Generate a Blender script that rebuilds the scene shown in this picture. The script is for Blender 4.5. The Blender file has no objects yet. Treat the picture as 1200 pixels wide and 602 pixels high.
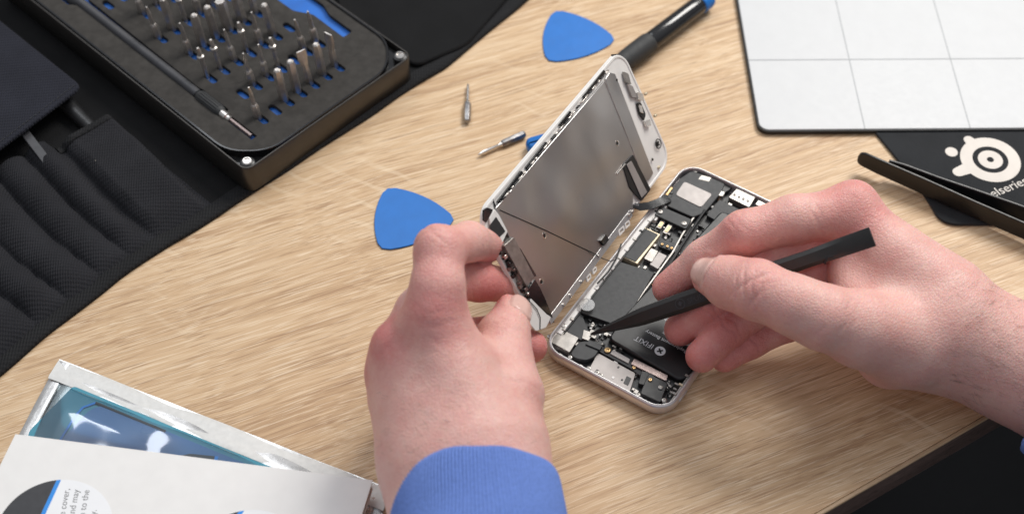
import bpy, math, random
import numpy as np
from mathutils import Matrix, Vector
from mathutils.bvhtree import BVHTree
random.seed(7); rng = np.random.default_rng(7)
S = 0.001                       # everything below is written in millimetres
PI = math.pi
sc = bpy.context.scene
COL = sc.collection

# ------------------------------------------------------------------ camera model
FPX, EL, ROLL, DIST = 1785.470, 0.89436264, 0.01854261, 737.60786
FW = np.array([0, math.cos(EL), -math.sin(EL)])
R0 = np.array([1., 0, 0]); U0 = np.cross(R0, FW)
RT = R0*math.cos(ROLL) + U0*math.sin(ROLL); UP = -R0*math.sin(ROLL) + U0*math.cos(ROLL)
CAM = -FW*DIST
def ray(px):
    return FW*FPX + RT*(px[0]-600) - UP*(px[1]-301)
def w(px, py, z=0.0):
    "point of the real scene at height z that was measured at this place in the photograph"
    d = ray((px, py)); return CAM + d*(z-CAM[2])/d[2]
def frame(o, x, y=None, z=None):
    x = np.array(x, float); x /= np.linalg.norm(x)
    if y is not None:
        y = np.array(y, float); y -= x*(x@y); y /= np.linalg.norm(y); z = np.cross(x, y)
    else:
        z = np.array(z, float); z -= x*(x@z); z /= np.linalg.norm(z); y = np.cross(z, x)
    M = np.eye(4); M[:3, 0] = x; M[:3, 1] = y; M[:3, 2] = z; M[:3, 3] = o
    return M
def flat(o, ang, z=0.0):
    return frame([o[0], o[1], z], [math.cos(ang), math.sin(ang), 0], z=[0, 0, 1])
def loc(F, px, py, z=0.0):
    "local x, y in frame F of the photographed place, on the plane local z"
    A = np.linalg.inv(F); o = A[:3, :3]@CAM + A[:3, 3]; d = A[:3, :3]@ray((px, py))
    p = o + d*(z-o[2])/d[2]; return p[:2]
def tow(F, p): return F[:3, :3]@np.array(p, float) + F[:3, 3]
def tol(F, p):
    A = np.linalg.inv(F); return A[:3, :3]@np.array(p, float) + A[:3, 3]

# ------------------------------------------------------------------ objects
def bm4(F):
    m = Matrix(F.tolist()); m.translation = Vector(F[:3, 3]*S); return m
def thing(name, label, cat, F=None, group=None):
    o = bpy.data.objects.new(name, None); COL.objects.link(o); o.empty_display_size = .01
    if F is not None: o.matrix_world = bm4(F)
    o['label'] = label; o['category'] = cat
    if group: o['group'] = group
    return o
def tag(o, label, cat, group=None):
    o['label'] = label; o['category'] = cat
    if group: o['group'] = group
    return o
def finish(me, mats, name, parent, F=None, bevel=0, seg=2, sharp=35):
    for m in (mats if isinstance(mats, (list, tuple)) else [mats]): me.materials.append(m)
    me.shade_smooth()
    if sharp < 180: me.set_sharp_from_angle(angle=math.radians(sharp))
    o = bpy.data.objects.new(name, me); COL.objects.link(o)
    if parent is not None: o.parent = parent
    if F is not None: o.matrix_local = bm4(F)
    if bevel:
        b = o.modifiers.new('bevel', 'BEVEL'); b.width = bevel*S; b.segments = seg; b.limit_method = 'ANGLE'
        b.angle_limit = math.radians(30); b.harden_normals = False
    return o
class MB:
    def __init__(s): s.v = []; s.f = []; s.m = []
    def add(s, vs, fs, mi=0):
        n = len(s.v); s.v += [tuple(map(float, p)) for p in vs]; s.f += [[n+i for i in f] for f in fs]; s.m += [mi]*len(fs)
    def box(s, x0, x1, y0, y1, z0, z1, mi=0, F=None):
        vs = [(x, y, z) for z in (z0, z1) for x, y in ((x0, y0), (x1, y0), (x1, y1), (x0, y1))]
        if F is not None: vs = [tow(F, p) for p in vs]
        s.add(vs, [[3, 2, 1, 0], [4, 5, 6, 7], [0, 1, 5, 4], [1, 2, 6, 5], [2, 3, 7, 6], [3, 0, 4, 7]], mi)
    def prism(s, poly, z0, z1, mi=0, F=None):
        P = [tuple(p) for p in poly]; n = len(P)
        a = sum(P[i][0]*P[(i+1) % n][1]-P[(i+1) % n][0]*P[i][1] for i in range(n))
        if a < 0: P = P[::-1]
        vs = [(x, y, z0) for x, y in P] + [(x, y, z1) for x, y in P]
        if F is not None: vs = [tow(F, p) for p in vs]
        s.add(vs, [list(range(n))[::-1], list(range(n, 2*n))] + [[i, (i+1) % n, n+(i+1) % n, n+i] for i in range(n)], mi)
    def loops(s, L, close=True, mi=0, cap0=False, cap1=False):
        n = len(L[0]); vs = [p for l in L for p in l]; k = len(L); fs = []
        for j in range(k if close else k-1):
            a = j*n; b = ((j+1) % k)*n
            fs += [[a+i, a+(i+1) % n, b+(i+1) % n, b+i] for i in range(n)]
        if cap0: fs.append(list(range(n))[::-1])
        if cap1: fs.append(list(range((k-1)*n, k*n)))
        s.add(vs, fs, mi)
    def tube(s, pts, rs, n=12, mi=0, caps=True, flat=1.0):
        P = [np.array(p, float) for p in pts]
        if not hasattr(rs, '__len__'): rs = [rs]*len(P)
        L = []; up = None
        for i, p in enumerate(P):
            t = P[min(i+1, len(P)-1)]-P[max(i-1, 0)]; t /= np.linalg.norm(t)+1e-9
            if up is None:
                up = np.array([0, 0, 1.]) if abs(t[2]) < .9 else np.array([0, 1., 0])
            up = up-t*(up@t); up /= np.linalg.norm(up); sd = np.cross(t, up)
            L.append([p+(sd*math.cos(2*PI*k/n)+up*flat*math.sin(2*PI*k/n))*rs[i] for k in range(n)])
        s.loops(L, False, mi, caps, caps)
    def lathe(s, prof, n=24, mi=0, c=(0, 0), F=None):
        L = []
        for r, z in prof:
            l = [(c[0]+r*math.cos(2*PI*k/n), c[1]+r*math.sin(2*PI*k/n), z) for k in range(n)]
            if F is not None: l = [tow(F, p) for p in l]
            L.append(l)
        s.loops(L, False, mi, True, True)
    def grid(s, G, mi=0):
        h, w_ = len(G), len(G[0]); s.add([p for r in G for p in r],
            [[j*w_+i, j*w_+i+1, (j+1)*w_+i+1, (j+1)*w_+i] for j in range(h-1) for i in range(w_-1)], mi)
    def build(s, name, mats, parent=None, F=None, bevel=0, seg=2, sharp=35):
        me = bpy.data.meshes.new(name); me.from_pydata([(x*S, y*S, z*S) for x, y, z in s.v], [], s.f)
        me.polygons.foreach_set('material_index', s.m); me.update()
        return finish(me, mats, name, parent, F, bevel, seg, sharp)
def rrect(x0, y0, x1, y1, r, n=8):
    r = max(r, .05); P = []
    for cx, cy, a in ((x1-r, y1-r, 0), (x0+r, y1-r, 90), (x0+r, y0+r, 180), (x1-r, y0+r, 270)):
        for k in range(n+1):
            t = math.radians(a+90*k/n); P.append((cx+r*math.cos(t), cy+r*math.sin(t)))
    return P
def rpoly(P, r, n=5):
    "polygon with rounded corners"
    out = []; P = [np.array(p, float) for p in P]; m = len(P)
    rr = r if hasattr(r, '__len__') else [r]*m
    for i in range(m):
        a, b, c = P[i-1], P[i], P[(i+1) % m]; u = a-b; v = c-b; lu = np.linalg.norm(u); lv = np.linalg.norm(v)
        d = min(rr[i], lu*.49, lv*.49); p0 = b+u/lu*d; p1 = b+v/lv*d
        if d < .01: out.append(tuple(b)); continue
        for k in range(n+1):
            t = k/n; out.append(tuple(p0*(1-t)**2+2*b*t*(1-t)+p1*t*t))
    return out
def circ(c, r, n=24, ry=None): return [(c[0]+r*math.cos(2*PI*k/n), c[1]+(ry or r)*math.sin(2*PI*k/n)) for k in range(n)]
def text(name, s, size, F, m, parent, ext=.02, align='LEFT'):
    cu = bpy.data.curves.new('t', 'FONT'); cu.body = s; cu.size = size*S; cu.extrude = ext*S; cu.align_x = align; cu.resolution_u = 3
    t = bpy.data.objects.new('t', cu); COL.objects.link(t)
    me = bpy.data.meshes.new_from_object(t.evaluated_get(bpy.context.evaluated_depsgraph_get()))
    bpy.data.objects.remove(t); me.materials.clear()
    me.materials.append(m); o = bpy.data.objects.new(name, me); COL.objects.link(o); o.parent = parent; o.matrix_local = bm4(F)
    return o

# ------------------------------------------------------------------ materials
def new_mat(name):
    m = bpy.data.materials.new(name); m.use_nodes = True; n = m.node_tree.nodes; l = m.node_tree.links
    return m, n, l, n['Principled BSDF']
def N(n, t, **k):
    x = n.new(t)
    for a, b in k.items():
        if a in x.inputs: x.inputs[a].default_value = b
        else: setattr(x, a, b)
    return x
def ramp(n, stops, interp='LINEAR'):
    r = n.new('ShaderNodeValToRGB'); r.color_ramp.interpolation = interp; e = r.color_ramp.elements
    while len(e) < len(stops): e.new(.5)
    for i, (p, c) in enumerate(stops):
        e[i].position = p; e[i].color = (*c, 1) if len(c) == 3 else c
    return r
def coords(n, l, scale=(1, 1, 1), rot=(0, 0, 0), world=False):
    "object (or world position) coordinates in metres, scaled"
    if world: src = n.new('ShaderNodeNewGeometry').outputs['Position']
    else: src = n.new('ShaderNodeTexCoord').outputs['Object']
    r = n.new('ShaderNodeMapping'); r.inputs['Rotation'].default_value = rot; l.new(src, r.inputs[0])
    s = n.new('ShaderNodeMapping'); s.inputs['Scale'].default_value = scale; l.new(r.outputs[0], s.inputs[0])
    return s.outputs[0]
def mat(name, col, rough=.5, metal=0., var=.12, vs=120, bump=.0, bs=1500, coat=0, spec=.5, rv=.1, ani=0, emi=None, dist=.0001):
    m, n, l, b = new_mat(name)
    c = coords(n, l)
    t = N(n, 'ShaderNodeTexNoise', Scale=vs, Detail=5.0); l.new(c, t.inputs['Vector'])
    r = ramp(n, [(.3, [x*(1-var) for x in col]), (.7, [min(1, x*(1+var)) for x in col])]); l.new(t.outputs[0], r.inputs[0]); l.new(r.outputs[0], b.inputs['Base Color'])
    t2 = N(n, 'ShaderNodeTexNoise', Scale=vs*3.1, Detail=4.0); l.new(c, t2.inputs['Vector'])
    mr = N(n, 'ShaderNodeMapRange'); mr.inputs['To Min'].default_value = max(0, rough-rv); mr.inputs['To Max'].default_value = min(1, rough+rv)
    l.new(t2.outputs[0], mr.inputs[0]); l.new(mr.outputs[0], b.inputs['Roughness'])
    b.inputs['Metallic'].default_value = metal; b.inputs['Specular IOR Level'].default_value = spec; b.inputs['Coat Weight'].default_value = coat
    if bump:
        t3 = N(n, 'ShaderNodeTexNoise', Scale=bs, Detail=3.0); l.new(c, t3.inputs['Vector'])
        bp_ = N(n, 'ShaderNodeBump', Strength=bump, Distance=dist); l.new(t3.outputs[0], bp_.inputs['Height']); l.new(bp_.outputs[0], b.inputs['Normal'])
    return m
def wood(name, dark=False):
    m, n, l, b = new_mat(name)
    g = math.radians(-24)
    warp_c = coords(n, l, (9, 9, 9), world=True)
    wn = N(n, 'ShaderNodeTexNoise', Scale=1.0, Detail=2.0); l.new(warp_c, wn.inputs['Vector'])
    sub = N(n, 'ShaderNodeVectorMath', operation='SUBTRACT'); l.new(wn.outputs['Color'], sub.inputs[0]); sub.inputs[1].default_value = (.5, .5, .5)
    scl = N(n, 'ShaderNodeVectorMath', operation='SCALE'); l.new(sub.outputs[0], scl.inputs[0]); scl.inputs['Scale'].default_value = .006
    pos = n.new('ShaderNodeNewGeometry').outputs['Position']
    ad = N(n, 'ShaderNodeVectorMath', operation='ADD'); l.new(pos, ad.inputs[0]); l.new(scl.outputs[0], ad.inputs[1])
    rot = n.new('ShaderNodeMapping'); rot.inputs['Rotation'].default_value = (0, 0, g); l.new(ad.outputs[0], rot.inputs[0])
    def sc_(x, y, detail, rough=.6, dis=0.):
        s = n.new('ShaderNodeMapping'); s.inputs['Scale'].default_value = (x, y, y); l.new(rot.outputs[0], s.inputs[0])
        t = N(n, 'ShaderNodeTexNoise', Scale=1.0, Detail=detail, Roughness=rough, Distortion=dis); l.new(s.outputs[0], t.inputs['Vector']); return t.outputs[0]
    mid = sc_(13, 330, 4.0, .6, .1); broad = sc_(2.5, 34, 5.0, .6, .3)
    fleck = sc_(46, 2100, 1.0, .5); vein = sc_(24, 1900, 2.0, .55); hairl = sc_(130, 3000, 1.0)
    A = (.405, .245, .133); B = (.605, .413, .242); C = (.725, .545, .358)
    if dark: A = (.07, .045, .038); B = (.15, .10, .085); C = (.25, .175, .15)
    r1 = ramp(n, [(.36, A), (.5, B), (.66, C)])
    def mth(op, a, bb):
        x = N(n, 'ShaderNodeMath', operation=op)
        for i, q in enumerate((a, bb)):
            if isinstance(q, (int, float)): x.inputs[i].default_value = q
            else: l.new(q, x.inputs[i])
        return x.outputs[0]
    v = mth('ADD', mth('MULTIPLY', mid, .42), mth('MULTIPLY', broad, .42)); v = mth('ADD', v, mth('MULTIPLY', hairl, .16))
    l.new(v, r1.inputs[0])
    def over(base, src, lo, hi, amt, col):
        rr_ = ramp(n, [(lo, (0, 0, 0)), (hi, (1, 1, 1))] if lo < hi else [(hi, (1, 1, 1)), (lo, (0, 0, 0))]); l.new(src, rr_.inputs[0])
        q = N(n, 'ShaderNodeMix', data_type='RGBA'); l.new(mth('MULTIPLY', rr_.outputs[0], amt), q.inputs[0]); l.new(base, q.inputs[6]); q.inputs[7].default_value = (*col, 1); return q.outputs[2]
    # thin dark veins, then pale short flecks lying along the grain
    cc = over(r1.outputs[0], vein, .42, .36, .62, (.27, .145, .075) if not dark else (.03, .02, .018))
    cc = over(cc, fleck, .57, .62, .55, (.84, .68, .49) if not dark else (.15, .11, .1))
    # faint saw marks across the grain in a few patches
    s = n.new('ShaderNodeMapping'); s.inputs['Rotation'].default_value = (0, 0, math.radians(-62)); l.new(ad.outputs[0], s.inputs[0])
    s2 = n.new('ShaderNodeMapping'); s2.inputs['Scale'].default_value = (1, 1, 1); l.new(s.outputs[0], s2.inputs[0])
    wv = N(n, 'ShaderNodeTexWave', Scale=26.0, Distortion=3.0, Detail=2.0); wv.inputs['Detail Scale'].default_value = 1.2; l.new(s2.outputs[0], wv.inputs['Vector'])
    wr = ramp(n, [(.86, (0, 0, 0)), (.97, (1, 1, 1))]); l.new(wv.outputs[0], wr.inputs[0])
    pn = N(n, 'ShaderNodeTexNoise', Scale=14.0, Detail=1.0); l.new(pos, pn.inputs['Vector']); pnr = ramp(n, [(.55, (0, 0, 0)), (.66, (1, 1, 1))]); l.new(pn.outputs[0], pnr.inputs[0])
    f2 = mth('MULTIPLY', mth('MULTIPLY', wr.outputs[0], pnr.outputs[0]), .38)
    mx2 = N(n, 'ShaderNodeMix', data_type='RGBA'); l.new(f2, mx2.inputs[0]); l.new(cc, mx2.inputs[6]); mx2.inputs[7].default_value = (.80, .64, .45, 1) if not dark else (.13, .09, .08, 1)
    l.new(mx2.outputs[2], b.inputs['Base Color'])
    b.inputs['Roughness'].default_value = .52; b.inputs['Specular IOR Level'].default_value = .35
    bp_ = N(n, 'ShaderNodeBump', Strength=.2, Distance=.0001); l.new(v, bp_.inputs['Height']); l.new(bp_.outputs[0], b.inputs['Normal'])
    return m
def fabric(name, col, pitch=.55, ang=45, var=.25, lint=True, rough=.85, strength=.6, sheen=.15, bands=None):
    "woven cloth; pitch in mm"
    m, n, l, b = new_mat(name)
    c1 = coords(n, l, (1, 1, 1), (0, 0, math.radians(ang))); c2 = coords(n, l, (1, 1, 1), (0, 0, math.radians(ang+90)))
    w1 = N(n, 'ShaderNodeTexWave', Scale=1000*2*PI/pitch/20*1.0, Distortion=.6, Detail=1.0); w1.inputs['Detail Scale'].default_value = 3; l.new(c1, w1.inputs['Vector'])
    w2 = N(n, 'ShaderNodeTexWave', Scale=1000*2*PI/pitch/20*.6, Distortion=.6, Detail=1.0); l.new(c2, w2.inputs['Vector'])
    mul = N(n, 'ShaderNodeMath', operation='MULTIPLY_ADD'); l.new(w2.outputs[0], mul.inputs[0]); mul.inputs[1].default_value = .5; l.new(w1.outputs[0], mul.inputs[2])
    c = coords(n, l)
    nz = N(n, 'ShaderNodeTexNoise', Scale=60.0, Detail=6.0); l.new(c, nz.inputs['Vector'])
    fz = N(n, 'ShaderNodeTexNoise', Scale=1800.0, Detail=2.0); l.new(c, fz.inputs['Vector'])
    ad = N(n, 'ShaderNodeMath', operation='MULTIPLY_ADD'); l.new(nz.outputs[0], ad.inputs[0]); ad.inputs[1].default_value = 1.0
    mm = N(n, 'ShaderNodeMath', operation='MULTIPLY_ADD'); l.new(mul.outputs[0], mm.inputs[0]); mm.inputs[1].default_value = .35; l.new(fz.outputs[0], mm.inputs[2]); l.new(mm.outputs[0], ad.inputs[2])
    r = ramp(n, [(.45, [x*(1-var) for x in col]), (1.0, [x*(1+var*1.6) for x in col])])
    dv = N(n, 'ShaderNodeMath', operation='MULTIPLY'); l.new(ad.outputs[0], dv.inputs[0]); dv.inputs[1].default_value = .6; l.new(dv.outputs[0], r.inputs[0])
    out = r.outputs[0]
    if lint:
        vo = N(n, 'ShaderNodeTexVoronoi', Scale=140.0); l.new(c, vo.inputs['Vector'])
        lr = ramp(n, [(.035, (1, 1, 1)), (.05, (0, 0, 0))]); l.new(vo.outputs['Distance'], lr.inputs[0])
        vr = ramp(n, [(.72, (0, 0, 0)), (.75, (1, 1, 1))]); l.new(vo.outputs['Color'], vr.inputs[0])
        f = N(n, 'ShaderNodeMath', operation='MULTIPLY'); l.new(lr.outputs[0], f.inputs[0]); l.new(vr.outputs[0], f.inputs[1])
        mx = N(n, 'ShaderNodeMix', data_type='RGBA'); l.new(f.outputs[0], mx.inputs[0]); l.new(out, mx.inputs[6]); mx.inputs[7].default_value = (.22, .2, .17, 1); out = mx.outputs[2]
    l.new(out, b.inputs['Base Color']); b.inputs['Roughness'].default_value = rough; b.inputs['Specular IOR Level'].default_value = .14
    b.inputs['Sheen Weight'].default_value = sheen; b.inputs['Sheen Roughness'].default_value = .5
    hh = N(n, 'ShaderNodeMath', operation='MULTIPLY_ADD'); l.new(mul.outputs[0], hh.inputs[0]); hh.inputs[1].default_value = 1.1; l.new(fz.outputs[0], hh.inputs[2])
    bp_ = N(n, 'ShaderNodeBump', Strength=strength, Distance=.0005); l.new(hh.outputs[0], bp_.inputs['Height']); l.new(bp_.outputs[0], b.inputs['Normal'])
    return m
def skin():
    m, n, l, b = new_mat('skin')
    at = N(n, 'ShaderNodeAttribute', attribute_name='red')
    c = coords(n, l)
    n1 = N(n, 'ShaderNodeTexNoise', Scale=75.0, Detail=5.0, Roughness=.6); l.new(c, n1.inputs['Vector'])
    n2 = N(n, 'ShaderNodeTexNoise', Scale=520.0, Detail=3.0); l.new(c, n2.inputs['Vector'])
    def mth(op, a, bb):
        x = N(n, 'ShaderNodeMath', operation=op)
        for i, q in enumerate((a, bb)):
            if isinstance(q, (int, float)): x.inputs[i].default_value = q
            else: l.new(q, x.inputs[i])
        return x.outputs[0]
    v = mth('ADD', mth('MULTIPLY', n1.outputs[0], .50), mth('MULTIPLY', n2.outputs[0], .22)); v = mth('ADD', v, mth('MULTIPLY', at.outputs['Fac'], .70)); v = mth('SUBTRACT', v, .12)
    r = ramp(n, [(.0, (.80, .545, .475)), (.28, (.735, .405, .355)), (.60, (.64, .24, .22)), (1.0, (.51, .125, .115))]); l.new(v, r.inputs[0])
    # freckles
    vo = N(n, 'ShaderNodeTexVoronoi', Scale=45.0); l.new(c, vo.inputs['Vector'])
    lr = ramp(n, [(.03, (1, 1, 1)), (.06, (0, 0, 0))]); l.new(vo.outputs['Distance'], lr.inputs[0])
    vr = ramp(n, [(.72, (0, 0, 0)), (.78, (.7, .7, .7))]); l.new(vo.outputs['Color'], vr.inputs[0])
    mx = N(n, 'ShaderNodeMix', data_type='RGBA'); l.new(mth('MULTIPLY', lr.outputs[0], vr.outputs[0]), mx.inputs[0]); l.new(r.outputs[0], mx.inputs[6]); mx.inputs[7].default_value = (.36, .16, .09, 1)
    l.new(mx.outputs[2], b.inputs['Base Color'])
    b.inputs['Subsurface Weight'].default_value = .35; b.inputs['Subsurface Radius'].default_value = (1, .3, .15); b.inputs['Subsurface Scale'].default_value = .0035
    b.inputs['Roughness'].default_value = .46; b.inputs['Specular IOR Level'].default_value = .42
    v1 = N(n, 'ShaderNodeTexVoronoi', Scale=900.0, feature='DISTANCE_TO_EDGE'); 
    wc = coords(n, l, (1, .55, 1), (0, 0, .6)); l.new(wc, v1.inputs['Vector'])
    vr2 = ramp(n, [(.0, (0, 0, 0)), (.25, (1, 1, 1))]); l.new(v1.outputs['Distance'], vr2.inputs[0])
    n3 = N(n, 'ShaderNodeTexNoise', Scale=260.0, Detail=5.0, Roughness=.65); l.new(c, n3.inputs['Vector'])
    n4 = N(n, 'ShaderNodeTexNoise', Scale=95.0, Detail=3.0, Distortion=.8); l.new(wc, n4.inputs['Vector'])
    h = mth('ADD', mth('MULTIPLY', vr2.outputs[0], .4), n3.outputs[0]); h = mth('ADD', h, mth('MULTIPLY', n4.outputs[0], 1.6))
    bp_ = N(n, 'ShaderNodeBump', Strength=.75, Distance=.00034); l.new(h, bp_.inputs['Height']); l.new(bp_.outputs[0], b.inputs['Normal'])
    return m
def film(name, col, refl=.5, rough=.06, bump=.3, bs=30):
    m, n, l, b = new_mat(name); out = n['Material Output']
    tr = n.new('ShaderNodeBsdfTransparent'); tr.inputs[0].default_value = (*col, 1)
    gl = n.new('ShaderNodeBsdfGlossy'); gl.inputs['Roughness'].default_value = rough; gl.inputs[0].default_value = (.95, .97, 1, 1)
    fr = N(n, 'ShaderNodeFresnel'); fr.inputs[0].default_value = 1.5
    ad = N(n, 'ShaderNodeMath', operation='MULTIPLY_ADD'); l.new(fr.outputs[0], ad.inputs[0]); ad.inputs[1].default_value = 1.5; ad.inputs[2].default_value = refl
    mx = n.new('ShaderNodeMixShader'); l.new(ad.outputs[0], mx.inputs[0]); l.new(tr.outputs[0], mx.inputs[1]); l.new(gl.outputs[0], mx.inputs[2]); l.new(mx.outputs[0], out.inputs[0])
    c = coords(n, l); t = N(n, 'ShaderNodeTexNoise', Scale=bs, Detail=2.0); l.new(c, t.inputs['Vector'])
    bp_ = N(n, 'ShaderNodeBump', Strength=bump, Distance=.004); l.new(t.outputs[0], bp_.inputs['Height'])
    for q in (gl, fr): l.new(bp_.outputs[0], q.inputs['Normal'])
    return m
M = dict(
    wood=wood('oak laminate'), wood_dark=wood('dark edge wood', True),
    edge=mat('edge band', (.52, .36, .22), .5, var=.1, bump=.1),
    cloth=fabric('black twill', (.020, .020, .023), 1.2, 40, sheen=.0), felt=fabric('black felt', (.009, .009, .0095), .9, 10, lint=True, strength=.3, sheen=.0),
    bind=fabric('ribbed binding', (.017, .017, .018), 1.4, 44, lint=False, strength=.5, sheen=.0),
    flap=fabric('flap twill', (.018, .019, .027), 1.2, 40, sheen=.05),
    foam=mat('grey foam', (.050, .0465, .043), .9, var=.16, vs=260, bump=.7, bs=1300, spec=.15),
    blueplastic=mat('blue plastic', (.007, .155, .53), .42, var=.05, bump=.12, bs=900),
    bluedark=mat('blue liner', (.008, .13, .52), .5, var=.1),
    anod=mat('dark anodised', (.075, .070, .065), .38, .75, var=.05, bump=.08, bs=2500),
    blackpl=mat('black plastic', (.012, .012, .013), .38, var=.2, bump=.15, bs=1600),
    blackgl=mat('glossy black', (.010, .010, .011), .14, var=.1, rv=.04, coat=.3),
    rubber=mat('rubber', (.028, .029, .030), .65, var=.15, bump=.3, bs=1200),
    greypl=mat('grey plastic', (.045, .045, .05), .5, var=.12, bump=.1),
    steel=mat('bright steel', (.72, .68, .64), .22, 1, var=.1, vs=400),
    steeld=mat('brushed brown steel', (.55, .51, .475), .36, .8, var=.2, vs=300),
    gun=mat('grey steel', (.34, .33, .33), .32, 1, var=.25, vs=500, bump=.1),
    white=mat('white coated', (.585, .59, .595), .42, var=.015, spec=.35),
    line=mat('grey line', (.36, .37, .38), .5, var=.05),
    alu=mat('silver aluminium', (.70, .66, .665), .33, .75, var=.04, bump=.08, bs=3000),
    alul=mat('light metal lip', (.56, .55, .55), .34, .6, var=.05),
    whitepl=mat('white frame', (.80, .775, .745), .4, var=.03, bump=.05),
    board=mat('circuit board', (.035, .035, .036), .45, var=.3, vs=500, bump=.2),
    graph=mat('graphite sheet', (.022, .023, .025), .5, var=.12, vs=200, bump=.1, bs=2500),
    batt=mat('battery wrap', (.010, .010, .011), .36, var=.15, vs=90, bump=.06, bs=400),
    ink=mat('white ink', (.62, .63, .65), .6, var=.05),
    gold=mat('gold contact', (.50, .34, .17), .35, 1, var=.1), tan=mat('pale gold trim', (.62, .53, .38), .4, .5, var=.1),
    chip=mat('silver shield', (.34, .32, .30), .36, .8, var=.2, vs=300, bump=.1),
    label=mat('silver label', (.36, .33, .315), .45, .35, var=.08, bump=.08),
    copper=mat('rosy strip', (.30, .235, .22), .3, .8, var=.1),
    black=mat('spudger nylon', (.017, .017, .017), .42, var=.15, bump=.25, bs=1500),
    paper=mat('white card', (.82, .80, .775), .55, var=.02, bump=.05, bs=800), pages=mat('page edges', (.55, .47, .38), .8, var=.2, vs=900),
    inkdark=mat('dark print', (.030, .030, .034), .5, var=.1), inkblue=mat('blue print', (.02, .26, .75), .5, var=.05), papw=mat('bright print', (.86, .86, .87), .5, var=.01),
    inktxt=mat('grey print', (.12, .12, .12), .6, var=.1),
    seal=mat('crimped seal', (.66, .655, .635), .5, .12, var=.06, vs=400, bump=.5, bs=900),
    foil=mat('silver film', (.55, .54, .53), .28, .7, var=.15, vs=60, bump=.25, bs=120, dist=.001),
    teal=mat('teal card', (.015, .22, .31), .35, var=.12, vs=25), navy=mat('blue card', (.008, .12, .33), .3, var=.2, vs=20),
    floor=mat('dark floor', (.006, .006, .007), .8, var=.3, vs=3), dark=mat('dark void', (.008, .008, .009), .6, var=.2),
    pad=fabric('mouse pad cloth', (.020, .021, .023), .5, 20, lint=False, strength=.3), logo=mat('cream print', (.72, .66, .60), .7, var=.04, bump=.1, bs=2000),
    sleeve=mat('blue sweatshirt', (.145, .235, .56), .9, var=.12, vs=900, bump=.9, bs=1500, spec=.15, dist=.0004),
    twz=mat('black coated steel', (.022, .021, .020), .36, .3, var=.15, bump=.1), skin=skin(), nail=mat('nail', (.70, .44, .38), .30, var=.06, vs=150, coat=.25, spec=.5, bump=.12, bs=500),
    hair=mat('hair', (.10, .055, .03), .5), disc=film('clear disc', (.75, .73, .71), .08, .25, .0), bagfilm=film('bag film', (.86, .95, .98), .13, .10, .25, 13),
    hole=mat('punched hole', (.03, .027, .025), .4, .5),
)
def plate_mat():
    m, n, l, b = new_mat('satin steel plate')
    c = coords(n, l, (18, 18, 18)); t = N(n, 'ShaderNodeTexNoise', Scale=1.0, Detail=2.0); l.new(c, t.inputs['Vector'])
    r = ramp(n, [(.3, (.46, .44, .43)), (.7, (.60, .59, .585))]); l.new(t.outputs[0], r.inputs[0]); l.new(r.outputs[0], b.inputs['Base Color'])
    b.inputs['Metallic'].default_value = 1; b.inputs['Roughness'].default_value = .34
    t2 = N(n, 'ShaderNodeTexNoise', Scale=1.3, Detail=1.0); l.new(c, t2.inputs['Vector'])
    t3 = N(n, 'ShaderNodeTexNoise', Scale=90.0, Detail=2.0); l.new(c, t3.inputs['Vector'])
    ma = N(n, 'ShaderNodeMath', operation='MULTIPLY_ADD'); l.new(t3.outputs[0], ma.inputs[0]); ma.inputs[1].default_value = .012; l.new(t2.outputs[0], ma.inputs[2])
    bp_ = N(n, 'ShaderNodeBump', Strength=.7, Distance=.006); l.new(ma.outputs[0], bp_.inputs['Height']); l.new(bp_.outputs[0], b.inputs['Normal'])
    return m
M['plate'] = plate_mat()

# ------------------------------------------------------------------ setting
fl = MB(); fl.box(-1800, 1800, -1500, 1800, -705, -700)
o = fl.build('floor', M['floor']); o['kind'] = 'structure'
E0 = w(963, 601); E1 = w(1171.5, 480.4); eang = math.atan2(E1[1]-E0[1], E1[0]-E0[0])
FT = flat(E0, eang)
desk = thing('desk', 'pale oak desk with a dark grained edge under everything', 'desk', FT)
b = MB(); b.box(-900, 900, 1.6, 1000, -18, 0); b.build('tabletop', [M['wood']], desk, bevel=.0)
b = MB(); b.box(-900, 900, -.4, 1.55, -1.9, -.12); b.build('edge_trim', M['edge'], desk, bevel=.5)
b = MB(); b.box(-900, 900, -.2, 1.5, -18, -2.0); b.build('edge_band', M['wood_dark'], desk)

# ------------------------------------------------------------------ tool roll
A_ = w(289.5, 189, 19); B_ = w(468.4, 65.2, 19)
cang = math.atan2(B_[1]-A_[1], B_[0]-A_[0])
FR = flat(w(140, 328), cang)              # x along the front edge of the roll, y inward (up left)
roll = thing('tool_roll', 'black cloth tool roll unrolled under the bit case', 'tool roll', FR)
edge_px = [(-60, 486), (0, 441), (60, 391), (140, 328), (200, 288), (260, 252), (330, 205), (400, 160), (470, 113), (520, 82), (570, 42), (622, -2), (680, -52)]
ep = [loc(FR, *p) for p in edge_px]
ex = np.array([p[0] for p in ep]); ey = np.array([p[1] for p in ep])
def edgey(x): return float(np.interp(x, ex, ey)) + .35*math.sin(x*.11)
xs = np.linspace(ex[0], ex[-1], 120)
b = MB()
top = [[(x, edgey(x)+t, 1.6) for x in xs] for t in (0.6, 60, 160, 300)]
bot = [[(x, edgey(x)+t, .15) for x in xs] for t in (300, .6)]
b.grid(bot+top[:1]); b.grid(top[0:1]+top[1:]); b.build('base_cloth', M['felt'], roll)
b = MB(); prof = [(0, .1), (-.4, 1.0), (0, 2.0), (.9, 2.6), (3.5, 2.7), (7.6, 2.5), (8.3, 1.7)]
b.grid([[(x, edgey(x)+t, z+.15*math.sin(x*.23+t)) for x in xs] for t, z in prof][::1]); b.build('binding', M['bind'], roll, sharp=180)
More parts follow.
